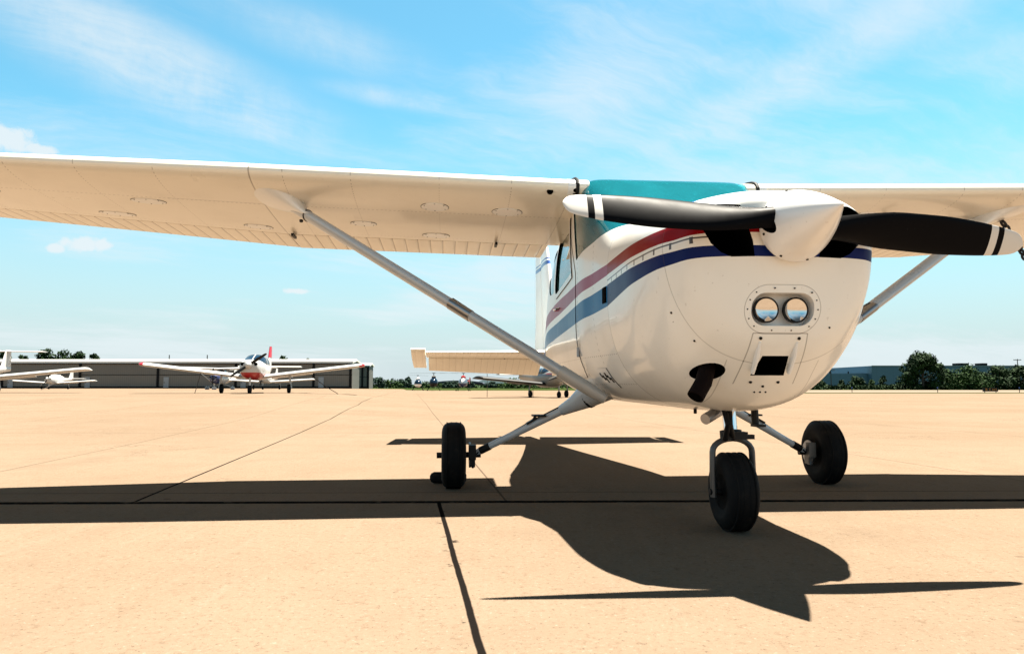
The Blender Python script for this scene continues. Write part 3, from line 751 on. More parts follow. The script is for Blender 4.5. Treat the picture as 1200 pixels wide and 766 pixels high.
# propeller ----------------------------------------------------------
HX, HZ, TH, RP = .742, 1.326, R(4.16), .943
pm = NT('propeller_paint', (.003, .003, .004), .33, Specular_IOR_Level=.035); x, y, z = pm.coord(); ay = (y - .012).abs()
tipw = (ay > .846).max((ay > .788) * (ay < .820))
spk = pm.noise(70, 5, .7)
c_ = pm.mix((spk > .68) * .25, (.003, .003, .004), (.05, .05, .05))
pm.set('Base Color', pm.mix(tipw, c_, (.62, .60, .57))); pm.set('Roughness', pm.noise(12, 4) * .2 + .34)
ch_f = pchip([(.06, .085), (.14, .10), (.25, .134), (.42, .164), (.60, .162), (.78, .140), (.88, .118), (.93, .102), (.965, .085), (.985, .060), (.995, .032), (1.0, .010)])
be_f = pchip([(.06, 55), (.2, 48), (.4, 39), (.6, 33), (.8, 28), (1.0, 24)])
th_f = pchip([(.06, .05), (.2, .034), (.5, .017), (.8, .010), (1.0, .003)])
prop = MB()
prop_o = None
for sg in (1, -1):
    er = Vector((0, -math.cos(TH), math.sin(TH))) * sg; et = Vector((0, -math.sin(TH), -math.cos(TH))) * sg; e_x = Vector((1, 0, 0))
    rg = []
    for k in range(34):
        f_ = .06 + .94 * (1 - (1 - k / 33) ** 1.5); c = float(ch_f(f_)[0]); be = R(float(be_f(f_)[0])); th = float(th_f(f_)[0])
        cd = et * math.cos(be) + e_x * math.sin(be); nd = e_x * math.cos(be) - et * math.sin(be); o = Vector((HX, .012, HZ)) + er * RP * f_
        ring = []
        for j in range(20):
            a = 2 * math.pi * j / 20; u = math.cos(a); v = math.sin(a)
            ring.append(o + cd * (u * c / 2 + c * .06) + nd * (v * th * (1.5 if v > 0 else .12) + (th * .0)))
        rg.append(ring)
    bl = MB(); bl.rings(rg)
    if prop_o is None:
        hubm = MB(); hubm.lathe([(-.06, .07), (.06, .07)], (HX, .012, HZ), (1, 0, 0), 24); prop_o = hubm.build('propeller', BLACKM, plane)
    bl.build('blade', pm.m, prop_o, 60)
# spinner with blade cut-outs
sp = MB(); prof = [(-.045, .01), (-.045, .141), (-.03, .144)]
for k in range(1, 20):
    t = k / 19; prof.append((-.03 + .365 * t, .141 * (1 - t ** 1.32) + .003))
spm = white_paint('spinner_paint', (.80, .79, .78), .28).m
sp.lathe(prof, (HX, .012, HZ), (1, 0, 0), 64); spin = sp.build('spinner', [spm, BLACK], prop_o, 40)
cuts = []
for sg in (1, -1):
    er = Vector((0, -math.cos(TH), math.sin(TH))) * sg; et = Vector((0, -math.sin(TH), -math.cos(TH))) * sg
    c = MB(); be = R(47); cd = et * math.cos(be) + Vector((1, 0, 0)) * math.sin(be); nd = Vector((1, 0, 0)) * math.cos(be) - et * math.sin(be)
    o = Vector((HX, .012, HZ)); pts = [(math.cos(a) * .068 + .004, math.sin(a) * .034 + .004) for a in (2 * math.pi * k / 24 for k in range(24))]
    c.rings([[o + er * r_ + cd * u + nd * v for u, v in pts] for r_ in (.06, .3)]); cuts.append(c.build('cutter', BLACK, plane))
boolean(spin, cuts)
for k in range(8):
    a = 2 * math.pi * (k + .35) / 8; d_ = Vector((0, math.cos(a), math.sin(a))); sw = MB(); sw.lathe([(-.004, .005), (.002, .005)], Vector((HX - .012, .012, HZ)) + d_ * .1435, d_, 8); sw.build('screw', BLACKM, spin)
bp_ = MB(); bp_.lathe([(-.075, .11), (-.05, .126), (-.047, .131)], (HX, .012, HZ), (1, 0, 0), 40); bp_.build('spinner_backplate', WHITE, prop_o)

# chocks and tie-down chain near the foreground plane
ck = MB(); ck.tube([(0, -.125, .042), (0, -.115, .042), (0, -.095, .042), (0, .12, .042), (0, .135, .042)], [.012, .030, .040, .040, .02], 20); cho = ck.build('wheel_chock', RUBBER)
M_ = plane.matrix_basis.copy()
def onplane(v): return Matrix.Translation((1.054, 3.638, 0)) @ Matrix.Rotation(-(math.pi / 2 - A), 4, 'Z') @ Vector(v)
cho.location = onplane((-1.86, -1.355, 0)); cho.rotation_euler = (0, 0, -(math.pi / 2 - A))
tag(cho, 'black rubber chock lying behind the left-hand main wheel of the foreground plane', 'wheel chock')
chn = MB(); p0 = onplane((-1.32, 2.54, 1.83)); pts = [p0]
def torus(b, c, d, side, L=.05, r=.009, w_=.017):
    d = d.normalized(); side = (side - d * side.dot(d)).normalized(); pp = []
    for k in range(17):
        a = 2 * math.pi * k / 16; pp.append(c + d * (L / 2 * math.cos(a)) + side * (w_ * math.sin(a)))
    n3 = d.cross(side); rgs = []
    for k in range(16):
        t = (pp[(k + 1) % 16] - pp[k - 1]).normalized(); u = n3; v = t.cross(u)
        rgs.append([pp[k] + (u * math.cos(q) + v * math.sin(q)) * r for q in (2 * math.pi * j / 8 for j in range(8))])
    n = 16; vs = [v for r_ in rgs for v in r_]
    b.add(vs, [(i * 8 + j, i * 8 + (j + 1) % 8, ((i + 1) % n) * 8 + (j + 1) % 8, ((i + 1) % n) * 8 + j) for i in range(n) for j in range(8)])
path = []
end = Vector((p0.x + 1.35, p0.y + .25, .01))
for k in range(60):
    t = k / 59; q = p0.lerp(end, t); q.z += -.05 * math.sin(math.pi * t); path.append(q)
L = sum((path[i + 1] - path[i]).length for i in range(59)); nl = int(L / .038)
for k in range(nl):
    t = k / nl * 59; i = int(t); c = path[i].lerp(path[i + 1], t - i); d = path[i + 1] - path[i]
    torus(chn, c, d, Vector((1, 0, 0)) if k % 2 else Vector((0, 1, 0)))
cho2 = chn.build('tie_down_chain', DARKCH)
tag(cho2, 'dark tie-down chain hanging from the right-hand wing beside the propeller tip', 'chain')

# ------------------------------------------------------------------ background: hangars and buildings
hm = NT('hangar_cladding', (.16, .15, .135), .55); x, y, z = hm.geo()
rb_ = ((x + y + 900).mod(.42) - .21).abs().smooth(.05, .02)
hc = hm.mix(hm.noise(.12, 4).smooth(.4, .7) * .5, (.115, .108, .094), (.098, .092, .081))
hc = hm.mix((z > 2.75) * .35, hc, (.086, .081, .072))
hm.set('Base Color', hm.mix(rb_ * .35, hc, (.04, .038, .035))); HANG = hm.m
FASC = NT('white_fascia', (.62, .61, .58), .5).m
DKT = NT('dark_trim', (.006, .0065, .007), .7, Specular_IOR_Level=.1).m
DOORW = NT('pale_door', (.20, .225, .25), .5).m
ROOFM = NT('hangar_roof', (.50, .49, .47), .5).m
def hangar(px0, px1, Y, h, depth, label, cols, doors, z0):
    x0, x1 = P(px0, Y), P(px1, Y)
    o = tag(empty('hangar', ((x0 + x1) / 2, Y, z0)), label, 'hangar'); xc = (x0 + x1) / 2
    b = MB(); hw = (x1 - x0) / 2
    b.rings([[(-hw, 0, -.3), (-hw, 0, h), (-hw, depth / 2, h + .5), (-hw, depth, h), (-hw, depth, -.3)], [(hw, 0, -.3), (hw, 0, h), (hw, depth / 2, h + .5), (hw, depth, h), (hw, depth, -.3)]])
    b.build('wall', HANG, o)
    b = MB(); b.rings([[(sx * (hw + .25), -.35, h + .02), (sx * (hw + .25), -.35, h + .42), (sx * (hw + .25), depth / 2, h + .9), (sx * (hw + .25), depth + .3, h + .42), (sx * (hw + .25), depth + .3, h + .02), (sx * (hw + .25), depth / 2, h + .52)] for sx in (-1, 1)]); b.build('roof', FASC, o)
    b = MB(); b.box((0, -.38, h - .05), (2 * hw, .12, .16)); b.build('gutter', DKT, o)
    b = MB(); b.box((0, -.06, .18), (2 * hw, .1, .45)); b.build('base_trim', DKT, o)
    b = MB(); b.box((0, -.05, 2.72), (2 * hw, .06, .09)); b.build('door_seam', DKT, o)
    for c in cols: b = MB(); b.box((P(c, Y) - xc, -.10, h / 2), (.42, .2, h)); b.build('column', DKT, o)
    for d in doors:
        b = MB(); b.box((P(d, Y) - xc, -.07, 1.25), (1.05, .12, 2.1)); dd = b.build('door', DOORW, o)
        b = MB(); b.box((P(d, Y) - xc - .35, -.15, 1.2), (.08, .05, .22)); b.build('handle', DKT, dd)
    for c in (40, 128, 185, 231, 322, 370):
        if px0 < c < px1 and h > 5: b = MB(); b.tube([(P(c, Y) - xc, 5, h + .4), (P(c, Y) - xc, 5, h + (1.9 if c % 2 else .9))], .10, 6); b.build('roof_vent', DKT, o)
    return o
hangar(-260, 413, 150, 5.05, 7, 'long low grey metal hangar with white eaves behind the parked planes on the left', (-178, -87, 4, 95, 186, 277, 368, 411), (-168, -77, 14, 104, 196, 286, 377), .17)
hangar(419, 433, 182, 5.3, 5, 'small grey hangar end just right of the long hangar', (425, 431.5), (), .1)

bm_ = NT('blue_grey_cladding', (.06, .115, .15), .6); x, y, z = bm_.geo()
bm_.set('Base Color', bm_.mix(((x + 900).mod(6.0) < .12) * .5, bm_.mix(bm_.noise(.05, 3), (.058, .125, .175), (.048, .108, .155)), (.035, .07, .095))); BLDG = bm_.m
wh = tag(empty('warehouse', (P(1140, 270), 270, 0)), 'wide blue grey warehouse behind the trees on the right', 'warehouse')
xo = P(1140, 270)
def wbox(name, p0, p1, ytop, dy, dep, m):
    zt = .691 + (452 - ytop) / 872 * 270; b = MB(); b.box(((P(p0, 270) + P(p1, 270)) / 2 - xo, dy + dep / 2, zt / 2 - .5), (P(p1, 270) - P(p0, 270), dep, zt + 1)); b.build(name, m, wh); return zt
zt = wbox('main_block', 1021, 1330, 428.6, 0, 60, BLDG); z2 = wbox('low_block', 930, 1020.8, 437.5, 3, 40, BLDG)
b = MB(); b.box(((P(1021, 270) + P(1330, 270)) / 2 - xo, -.1, zt - .05), (P(1330, 270) - P(1021, 270), .3, .35)); b.build('parapet', NT('grey_parapet', (.10, .15, .17), .6).m, wh)
for p0, p1 in ((1106, 1114), (1134.5, 1147), (1162, 1169)):
    b = MB(); b.box(((P(p0, 270) + P(p1, 270)) / 2 - xo, 8, zt + .5), (P(p1, 270) - P(p0, 270), 4, 1.3)); b.build('roof_unit', DKT, wh)
for p0 in (967, 983, 1005):
    b = MB(); b.tube([(P(p0, 270) - xo, 8, z2), (P(p0, 270) - xo, 8, z2 + .9)], .25, 8); b.build('vent_pipe', DKT, wh)
# low roofs behind the helicopters
def shed(p0, p1, Y, h, dep, rise, wallm, roofm, label):
    x0, x1 = P(p0, Y), P(p1, Y); o = tag(empty('farm_shed', ((x0 + x1) / 2, Y, 0)), label, 'building'); hw = (x1 - x0) / 2
    b = MB(); b.box((0, dep / 2, h / 2 - .5), (2 * hw, dep, h + 1)); b.build('wall', wallm, o)
    b = MB(); n = 10
    arc = [(-hw * math.cos(math.pi * k / n) * 1.03, h + .02 + rise * math.sin(math.pi * k / n)) for k in range(n + 1)]
    b.prism(arc, 'y', -.4, dep); b.build('roof', roofm, o, 50); return o
shed(560, 606, 300, 1.7, 20, 2.0, NT('pale_wall', (.3, .3, .3), .7).m, NT('white_roof', (.72, .72, .70), .5).m, 'white curved roof building far behind the helicopters')
shed(508, 566, 280, 1.6, 15, 1.1, NT('brown_wall', (.06, .035, .03), .8).m, NT('dark_blue_roof', (.02, .03, .06), .6).m, 'low dark roofed building far behind the right-hand helicopter')

# ------------------------------------------------------------------ vegetation
def leaf_mat(name, a, b_):
    n = NT(name, a, .85, Specular_IOR_Level=.15); n.coord(); n.set('Base Color', n.mix(n.noise(.9, 4, .6).smooth(.35, .68), a, b_))
    n.set('Subsurface Weight', 0.0); return n.m
LEAF = [leaf_mat('leaves_dark', (.006, .018, .005), (.014, .034, .008)), leaf_mat('leaves_mid', (.010, .030, .006), (.026, .056, .012)), leaf_mat('leaves_far', (.014, .032, .024), (.026, .050, .034))]
BARK = NT('bark', (.05, .038, .028), .9).m
def tree_mesh(seed, h, wd, n, shape=1.0, low_=.12, leaf=.3):
    """unit-less crown of leaf quads gathered in clumps plus trunk with limbs"""
    g = np.random.default_rng(seed)
    cl = []
    for _ in range(max(12, int(14 + wd * 4))):
        t = g.random() ** .8; zz = h * (low_ + (1 - low_) * t * .92)
        rr = wd / 2 * (math.sin(math.pi * min(1, (.18 + .80 * t) ** shape)) ** .7) * (.45 + .5 * g.random()); a = g.random() * 6.283
        cl.append((rr * math.cos(a), rr * math.sin(a), zz, wd * (.13 + .12 * g.random())))
    cl = np.array(cl); k = g.integers(0, len(cl), n); d = g.normal(size=(n, 3)); d /= np.linalg.norm(d, axis=1)[:, None]
    pos = cl[k, :3] + d * (cl[k, 3] * (.55 + .5 * g.random(n) ** .5))[:, None] * np.array([1, 1, .8])
    pos[:, 2] = np.maximum(pos[:, 2], h * low_ * .5)
    u = g.normal(size=(n, 3)); u /= np.linalg.norm(u, axis=1)[:, None]; v = np.cross(u, d); v /= np.linalg.norm(v, axis=1)[:, None] + 1e-6
    sz = (leaf * (.5 + .8 * g.random(n)))[:, None]
    q = np.stack([pos - u * sz, pos - v * sz * .55, pos + u * sz, pos + v * sz * .55], 1).reshape(-1, 3)
    me = bpy.data.meshes.new('crown'); me.from_pydata(q.tolist(), [], [(4 * i, 4 * i + 1, 4 * i + 2, 4 * i + 3) for i in range(n)])
    tb = MB(); tb.tube([(0, 0, -.3), (wd * .01, 0, h * .3), (-wd * .02, wd * .01, h * .75)], [wd * .035, wd * .028, wd * .008], 8)
    for c in cl[:7]: tb.tube([(0, 0, h * .22 + .1 * c[2]), (c[0] * .5, c[1] * .5, c[2] * .8), tuple(c[:3])], [wd * .016, wd * .011, wd * .004], 6)
    return me, tb.mesh('trunk', BARK, 60)
def tree(px, Y, ytop, wpx, label, mat=0, seed=1, n=1400, shape=1.0, low_=.10, name='tree', cat='tree', group=None, z0=None, leaf=.3):
    z0 = gz(P(px, Y), Y) - .05 if z0 is None else z0
    h = .691 + (452 - ytop) / 872 * Y - z0; wd = wpx / 872 * Y
    cm_, tr_ = tree_mesh(seed, h, wd, n, shape, low_, leaf)
    o = tag(empty(name, (P(px, Y), Y, z0)), label, cat, group)
    cm_.materials.append(LEAF[mat])
    c = bpy.data.objects.new('crown', cm_); C.objects.link(c); c.parent = o
    t = bpy.data.objects.new('trunk', tr_); C.objects.link(t); t.parent = o
GR = 'trees behind the long hangar'
tree(4, 195, 410, 20, 'dark tree top above the hangar roof at the far left edge of the photo', 0, 11, 900, group=GR, leaf=.4)
tree(27, 200, 413, 14, 'small tree top just above the T-tail plane', 0, 12, 700, group=GR, leaf=.4)
tree(54, 195, 407.5, 26, 'tallest tree above the left part of the hangar roof', 0, 13, 1500, group=GR, leaf=.4)
tree(74, 198, 409.5, 26, 'rounded dark tree second right of the T-tail', 0, 14, 1400, group=GR, leaf=.4)
tree(93, 196, 412, 26, 'dark tree in the middle right of the clump over the hangar', 0, 15, 1400, group=GR, leaf=.4)
tree(111, 200, 414, 18, 'right end tree of the clump over the hangar', 0, 16, 1100, group=GR, leaf=.4)
tree(275, 230, 418, 14, 'small tree top left of the red and white plane canopy', 0, 17, 600, group=GR, leaf=.4)
tree(332, 225, 416.5, 18, 'tree top just right of the red and white plane tail fin', 0, 18, 900, group=GR, leaf=.4)
tree(361, 230, 418.5, 13, 'small round tree top above the right half of the hangar roof', 0, 19, 700, group=GR, leaf=.4)
GR = 'trees between hangar and helicopters'
for i, (px_, yt_, w_, m_, lb) in enumerate(((444, 443.5, 20, 2, 'bluish tree just right of the small hangar end'), (458, 447, 26, 1, 'low green bush left of the white helicopter'), (471, 445.5, 16, 2, 'bluish bush left of the white helicopter'),
        (479, 441, 9, 2, 'slim taller tree behind the white helicopter'), (500, 449, 22, 1, 'green bush between the two left helicopters'), (524, 448, 14, 2, 'bluish tree right of the black helicopter'), (534, 447, 12, 2, 'bluish tree left of the red topped helicopter'),
        (550, 445.5, 12, 2, 'bluish tree behind the red topped helicopter'), (577, 447.5, 10, 2, 'dark tree before the white curved roof'), (604, 446.5, 34, 1, 'wide green bush beneath the drooped elevator'), (640, 447, 40, 1, 'green bush behind the striped plane'))):
    tree(px_, 215 + (i * 7) % 30, yt_, w_, lb, m_, 30 + i, 800, group=GR, leaf=.35, low_=.02, name='tree' if yt_ < 446 else 'bush', cat='tree' if yt_ < 446 else 'bush')
GR = 'trees in front of the warehouse'
tree(1080, 138, 414.5, 44, 'large dark broad tree in front of the warehouse', 0, 51, 7500, .9, .02, group=GR, leaf=.26)
tree(1131, 136, 431, 46, 'rounded bright green bush right of the large dark tree', 1, 52, 3400, .8, .03, 'bush', 'bush', GR, leaf=.24)
tree(1107, 142, 433, 20, 'dark narrow bush between the large tree and the rounded bush', 0, 53, 1400, .9, .03, 'bush', 'bush', GR, leaf=.24)
tree(1170, 138, 430, 34, 'dark green tree left of the right-hand utility pole', 0, 54, 2400, .85, .03, group=GR, leaf=.25)
tree(1194, 139, 429.5, 36, 'dark green tree at the right edge of the photo', 0, 55, 2400, .85, .03, group=GR, leaf=.25)
tree(1152, 143, 437, 22, 'low dark bush beyond the airfield sign', 0, 56, 1300, .8, .02, 'bush', 'bush', GR, leaf=.24)
tree(1002, 150, 442.5, 20, 'small wide tree beside the left utility pole', 0, 57, 1100, .9, .04, group=GR, leaf=.24)
tree(985, 150, 445, 8, 'tiny dark tree nearest the left utility pole', 0, 58, 500, .9, .04, group=GR, leaf=.22)
tree(1034, 150, 440, 10, 'slim dark tree left of the large dark tree', 0, 59, 700, 1, .04, group=GR, leaf=.22)
tree(1020, 152, 446, 10, 'short bush below the corner of the warehouse', 1, 60, 600, .8, .02, 'bush', 'bush', GR, leaf=.22)
tree(1052, 146, 448, 16, 'low green bush at the left foot of the large dark tree', 1, 61, 800, .8, .02, 'bush', 'bush', GR, leaf=.22)
tree(960, 155, 446, 16, 'dark bush just right of the engine cowl', 0, 62, 900, .8, .02, 'bush', 'bush', GR, leaf=.22)
# rough hedge and far woods: uncountable masses
def mass(name, label, px0, px1, Y, ylo, yhi, n, mat, seed, leaf, depth=8):
    g = np.random.default_rng(seed); px_ = px0 + (px1 - px0) * g.random(n); yy = Y + depth * g.random(n)
    prof = np.interp(px_, np.linspace(px0, px1, 60), g.random(60)); zt = .691 + (452 - (ylo + (yhi - ylo) * prof)) / 872 * Y
    X_ = (px_ - 600) / 872.3 * yy; Z = zt * np.sqrt(g.random(n))
    pos = np.stack([X_, yy, Z], 1); u = g.normal(size=(n, 3)); u /= np.linalg.norm(u, axis=1)[:, None]; v = np.cross(u, g.normal(size=(n, 3))); v /= np.linalg.norm(v, axis=1)[:, None]
    sz = leaf * (.5 + g.random(n))[:, None]
    q = np.stack([pos - u * sz, pos - v * sz * .6, pos + u * sz, pos + v * sz * .6], 1).reshape(-1, 3)
    me = bpy.data.meshes.new(name); me.from_pydata(q.tolist(), [], [(4 * i, 4 * i + 1, 4 * i + 2, 4 * i + 3) for i in range(n)]); me.materials.append(LEAF[mat])
    o = bpy.data.objects.new(name, me); C.objects.link(o); tag(o, label, 'hedge', kind='stuff')
mass('hedge', 'dark rough hedge along the foot of the warehouse trees', 935, 1260, 140, 452.8, 450.2, 9000, 0, 71, .26)
mass('far_wood', 'low green wood along the horizon behind the helicopters', 436, 930, 250, 452.2, 449, 7000, 1, 72, .5, 20)

# ------------------------------------------------------------------ utility poles, sign, markers
def pole(px, Y, ytop, label):
    h = .691 + (452 - ytop) / 872 * Y; o = tag(empty('utility_pole', (P(px, Y), Y, 0)), label, 'utility pole', 'utility poles')
    b = MB(); b.tube([(0, 0, -.3), (0, 0, h)], [.17, .11], 8); b.build('post', BARK, o)
    b = MB(); b.box((0, 0, h - .35), (2.4, .14, .16)); ca = b.build('crossarm', BARK, o)
    for k in (-1.05, -.5, .5, 1.05): b = MB(); b.lathe([(0, .05), (.1, .08), (.2, .04)], (k, 0, h - .27), (0, 0, 1), 8); b.build('insulator', STEEL, ca)
pole(973, 232, 432.5, 'wooden utility pole just right of the engine cowl'); pole(1192, 232, 420.5, 'taller wooden utility pole at the right edge of the photo')
Y = 79.5; sg = tag(empty('airfield_sign', (P(1158.5, Y), Y, 0)), 'low black airfield sign with amber lettering at the apron edge', 'sign')
b = MB(); b.box((0, 0, .30), (1.58, .14, .40)); b.build('panel', BLACKM, sg)
AMB = NT('amber_lettering', (.45, .16, .015), .5).m
b = MB()
for (x0, w_, z0_, h_) in ((-.52, .045, .30, .26), (-.40, .05, .30, .26), (-.46, .10, .41, .04), (-.46, .10, .30, .04), (-.10, .045, .30, .26), (-.02, .12, .41, .04), (-.02, .12, .19, .04), (.22, .05, .30, .26), (.34, .14, .30, .05), (.42, .05, .33, .16), (.58, .05, .30, .26)):
    b.box((x0, -.075, z0_), (w_, .012, h_))
b.build('lettering', AMB, sg)
for s in (-.6, .6): b = MB(); b.tube([(s, 0, -.05), (s, 0, .12)], .04, 8); b.build('leg', BLACKM, sg)
for px_, Yp, lb in ((1097, 80, 'thin edge marker post in front of the large dark tree'), (997, 80, 'thin edge marker post near the left utility pole'), (1192.5, 79, 'thin edge marker post right of the airfield sign')):
    o = tag(empty('edge_marker', (P(px_, Yp), Yp, 0)), lb, 'marker', 'apron edge markers')
    b = MB(); b.tube([(0, 0, 0), (0, 0, .42)], .035, 8); b.build('stake', BLACKM, o)
    b = MB(); b.lathe([(0, .04), (.06, .06), (.12, .05), (.16, .01)], (0, 0, .40), (0, 0, 1), 10); b.build('lamp_cap', BLUE, o)

# ------------------------------------------------------------------ background aircraft
CANGL = NT('canopy_glass', (.006, .015, .030), .12, Specular_IOR_Level=.15).m
bn = white_paint('white_over_red_paint', (.40, .395, .385), .45); x, y, z = bn.coord()
red_ = (z < (x * .03 + .90)) * (x > -1.4)
bn.set('Base Color', bn.mix(red_, bn.c, (.30, .006, .008))); BELLYM = bn.m
def small_plane(loc, a, label, span=9.8, dih=7, chord=1.55, hub=1.27, roof=1.80, track=3.05, fin_top=2.25, low_wing=True, ttail=False, belly=None, tipm=None, finm_=None, cowlm=None,
                prop_ang=35, pants=False, cover=False, wing_mat=None, wing_z=None, stripes=(), spin=True, leg_len=None, bodym=None, prop_len=.93):
    o = tag(empty('light_aircraft', loc, -(math.pi / 2 - R(a))), label, 'aircraft', 'light aircraft parked across the apron')
    bodym = bodym or WHITE2; wing_mat = wing_mat or WHITE2
    hw = .56; sill = hub + .08; zb = .62
    F = pchip([(1.55, .20, hub - .24, hub - .05, hub + .13, 2.2, 2.2, 0), (1.50, .34, hub - .42, hub - .08, hub + .20, 2.3, 2.3, 0), (1.25, .45, hub - .55, hub - .1, hub + .25, 2.4, 2.4, 0), (.6, .52, zb, hub - .1, sill + .20, 2.6, 2.6, 0),
               (0, .56, zb - .02, hub - .12, sill + .13, 2.8, 2.8, 0), (-1.2, .56, zb + .0, hub - .12, sill + .11, 2.8, 2.8, 0), (-2.4, .38, .80, hub - .1, sill + .05, 2.4, 2.4, 0), (-4.2, .16, 1.02, hub - .04, hub + .12, 2.2, 2.2, 0), (-5.4, .05, 1.14, hub, hub + .10, 2, 2, 0)])
    b = MB()
    xs_ = [1.55, 1.53, 1.50, 1.42, 1.25, 1.0, .6, .3, 0, -.4, -.8, -1.2, -1.8, -2.4, -3.3, -4.2, -5.4]
    rg = [section(x, F(x), 28) for x in xs_]
    b.rings(rg)
    b.build('fuselage', belly or bodym, o)
    if cowlm:
        b = MB(); b.rings([section(x, tuple(np.array(F(x)) + np.array((.006, -.006, 0, .006, 0, 0, 0))), 28) for x in (1.552, 1.50, 1.42, 1.25, 1.0, .62)]); b.build('engine_cowl', cowlm, o)
    for (zlo, zhi, m_) in stripes:
        for s in (-1, 1):
            b = MB(); vs = []
            for x in (1.2, .9, .6, .2, -.3, -.8, -1.3, -1.8):
                p = F(x); hwx = float(p[0])
                for z in (zlo, zhi):
                    zz = z + .10 * (x - .4) * -.3; n_ = 2.5; zr = abs(zz - p[2]) / ((p[3] - p[2]) if zz > p[2] else (p[2] - p[1])); yy = hwx * max(0.05, 1 - min(1, zr) ** n_) ** (1 / n_) + .006
                    vs += [(x, s * yy, zz), (x, s * (yy - .02), zz)]
            rgs = [[vs[4 * i], vs[4 * i + 1], vs[4 * i + 3], vs[4 * i + 2]] for i in range(8)]
            b.rings(rgs); b.build('side_stripe', m_, o)
    # cabin
    gm_ = CANVAS if cover else CANGL
    K = pchip([(.62, .40, sill - .1, sill, sill + .19, 2.2, 2.4, .05), (.1, .50, sill - .2, sill, roof - .10, 2.4, 3, .18), (-.3, .52, sill - .2, sill, roof, 2.4, 3.2, .20), (-1.1, .52, sill - .2, sill, roof - .03, 2.4, 3, .20), (-1.8, .44, sill - .2, sill, roof - .22, 2.4, 2.6, .15), (-2.5, .30, sill - .2, sill - .02, sill + .06, 2.4, 2.4, 0)])
    b = MB(); b.rings([section(x, K(x), 28) for x in (.62, .4, .1, -.1, -.3, -.7, -1.1, -1.5, -1.8, -2.2, -2.5)]); can = b.build('canopy', gm_, o)
    if not cover:
        def arch_(x, dx, wdt):
            b = MB(); b.rings([section(x + q, tuple(np.array(K(x)) + np.array((.012, 0, 0, .012, 0, 0, 0))), 28) for q in (-wdt, wdt)]); b.build('canopy_frame', bodym, can)
        arch_(-.34, 0, .035); arch_(-1.15, 0, .05); arch_(-1.72, 0, .06)
        b = MB(); b.tube([(.62, 0, sill + .20), (.1, 0, roof - .085), (-.3, 0, roof + .008)], .022, 8); b.build('centre_post', bodym, can)
        b = MB(); b.rings([[(x, y, float(K(x)[3]) - .55 * y * y + .012) for y in (-.27, 0, .27)] + [(x, y, float(K(x)[3]) - .55 * y * y - .02) for y in (.27, 0, -.27)] for x in (-.32, -.8, -1.7)]); b.build('roof_panel', bodym, can)
    # wings
    wz = (.76 if low_wing else roof + .06) if wing_z is None else wing_z
    td = math.tan(R(dih if low_wing else 1.7))
    for s in (-1, 1):
        b = MB(); rgs = []
        y0 = .40 if low_wing else .0
        for y in (y0, .55, 1.5, 3.0, span / 2 - .25):
            ch = chord if (low_wing or y < 3.05) else chord - .3
            rgs.append([(.28 - u * ch, s * y, wz + (y - y0) * td + v * ch - u * .03 * ch) for u, v in (UP[::-2] + LO[2::2])])
        b.rings(rgs); w_ = b.build('wing', wing_mat, o, 50)
        y = span / 2 - .245; b = MB(); zt_ = wz + (y - y0) * td
        b.rings([[(.28 - u * chord * k_ - chord * (1 - k_) * .5, s * (y + dy), zt_ + dy * td + v * chord * k_ - u * .03 * chord) for u, v in (UP[::-2] + LO[2::2])] for dy, k_ in ((0, 1), (.12, .95), (.21, .8), (.245, .45))]); b.build('wing_tip', tipm or bodym, w_, 50)
        b = MB(); b.rings([[(.28 - chord * 1.0 + q[0], s * y_, wz + (y_ - y0) * td - .03 * chord + q[1]) for q in ((.10, .022), (-.16, -.05), (-.16, -.06), (.10, -.02))] for y_ in (.62, span / 4)]); b.build('flap', wing_mat, w_)
        if not low_wing:
            b = MB(); b.tube([(.0, s * .5, .72), (-.05, s * 2.35, wz + 2.3 * td - .03)], .045, 8); b.build('lift_strut', bodym, o)
    # tail
    zt_ = fin_top - .08 if ttail else hub + .08
    ts = 1.75 if ttail else 1.6
    b = MB(); b.rings([[(-4.75 - (.0 if ttail else .05) - u * .82, y, zt_ + v * .6) for u, v in (UP[::-2] + LO[2::2])] for y in (-ts, -ts * .5, 0, ts * .5, ts)]); b.build('tailplane', bodym, o, 50)
    b = MB(); b.rings([[(-4.1 - (z - hub) * .62 - u * c, v * c * .8, z) for u, v in (UP[::-2] + [(u, -v) for u, v in UP[2::2]])] for z, c in ((hub, 1.35), (hub + (fin_top - hub) * .55, 1.05), (fin_top, .72))]); fn = b.build('fin', bodym, o, 50)
    if finm_:
        b = MB(); b.rings([[(-4.1 - (z - hub) * .62 - u * c + .01, v * c * .8 * 1.15, z) for u, v in (UP[::-2] + [(u, -v) for u, v in UP[2::2]])] for z, c in ((hub + (fin_top - hub) * .50, 1.09), (fin_top + .01, .74))]); b.build('fin_band', finm_, fn, 50)
    # gear
    gl = wz if low_wing else .72
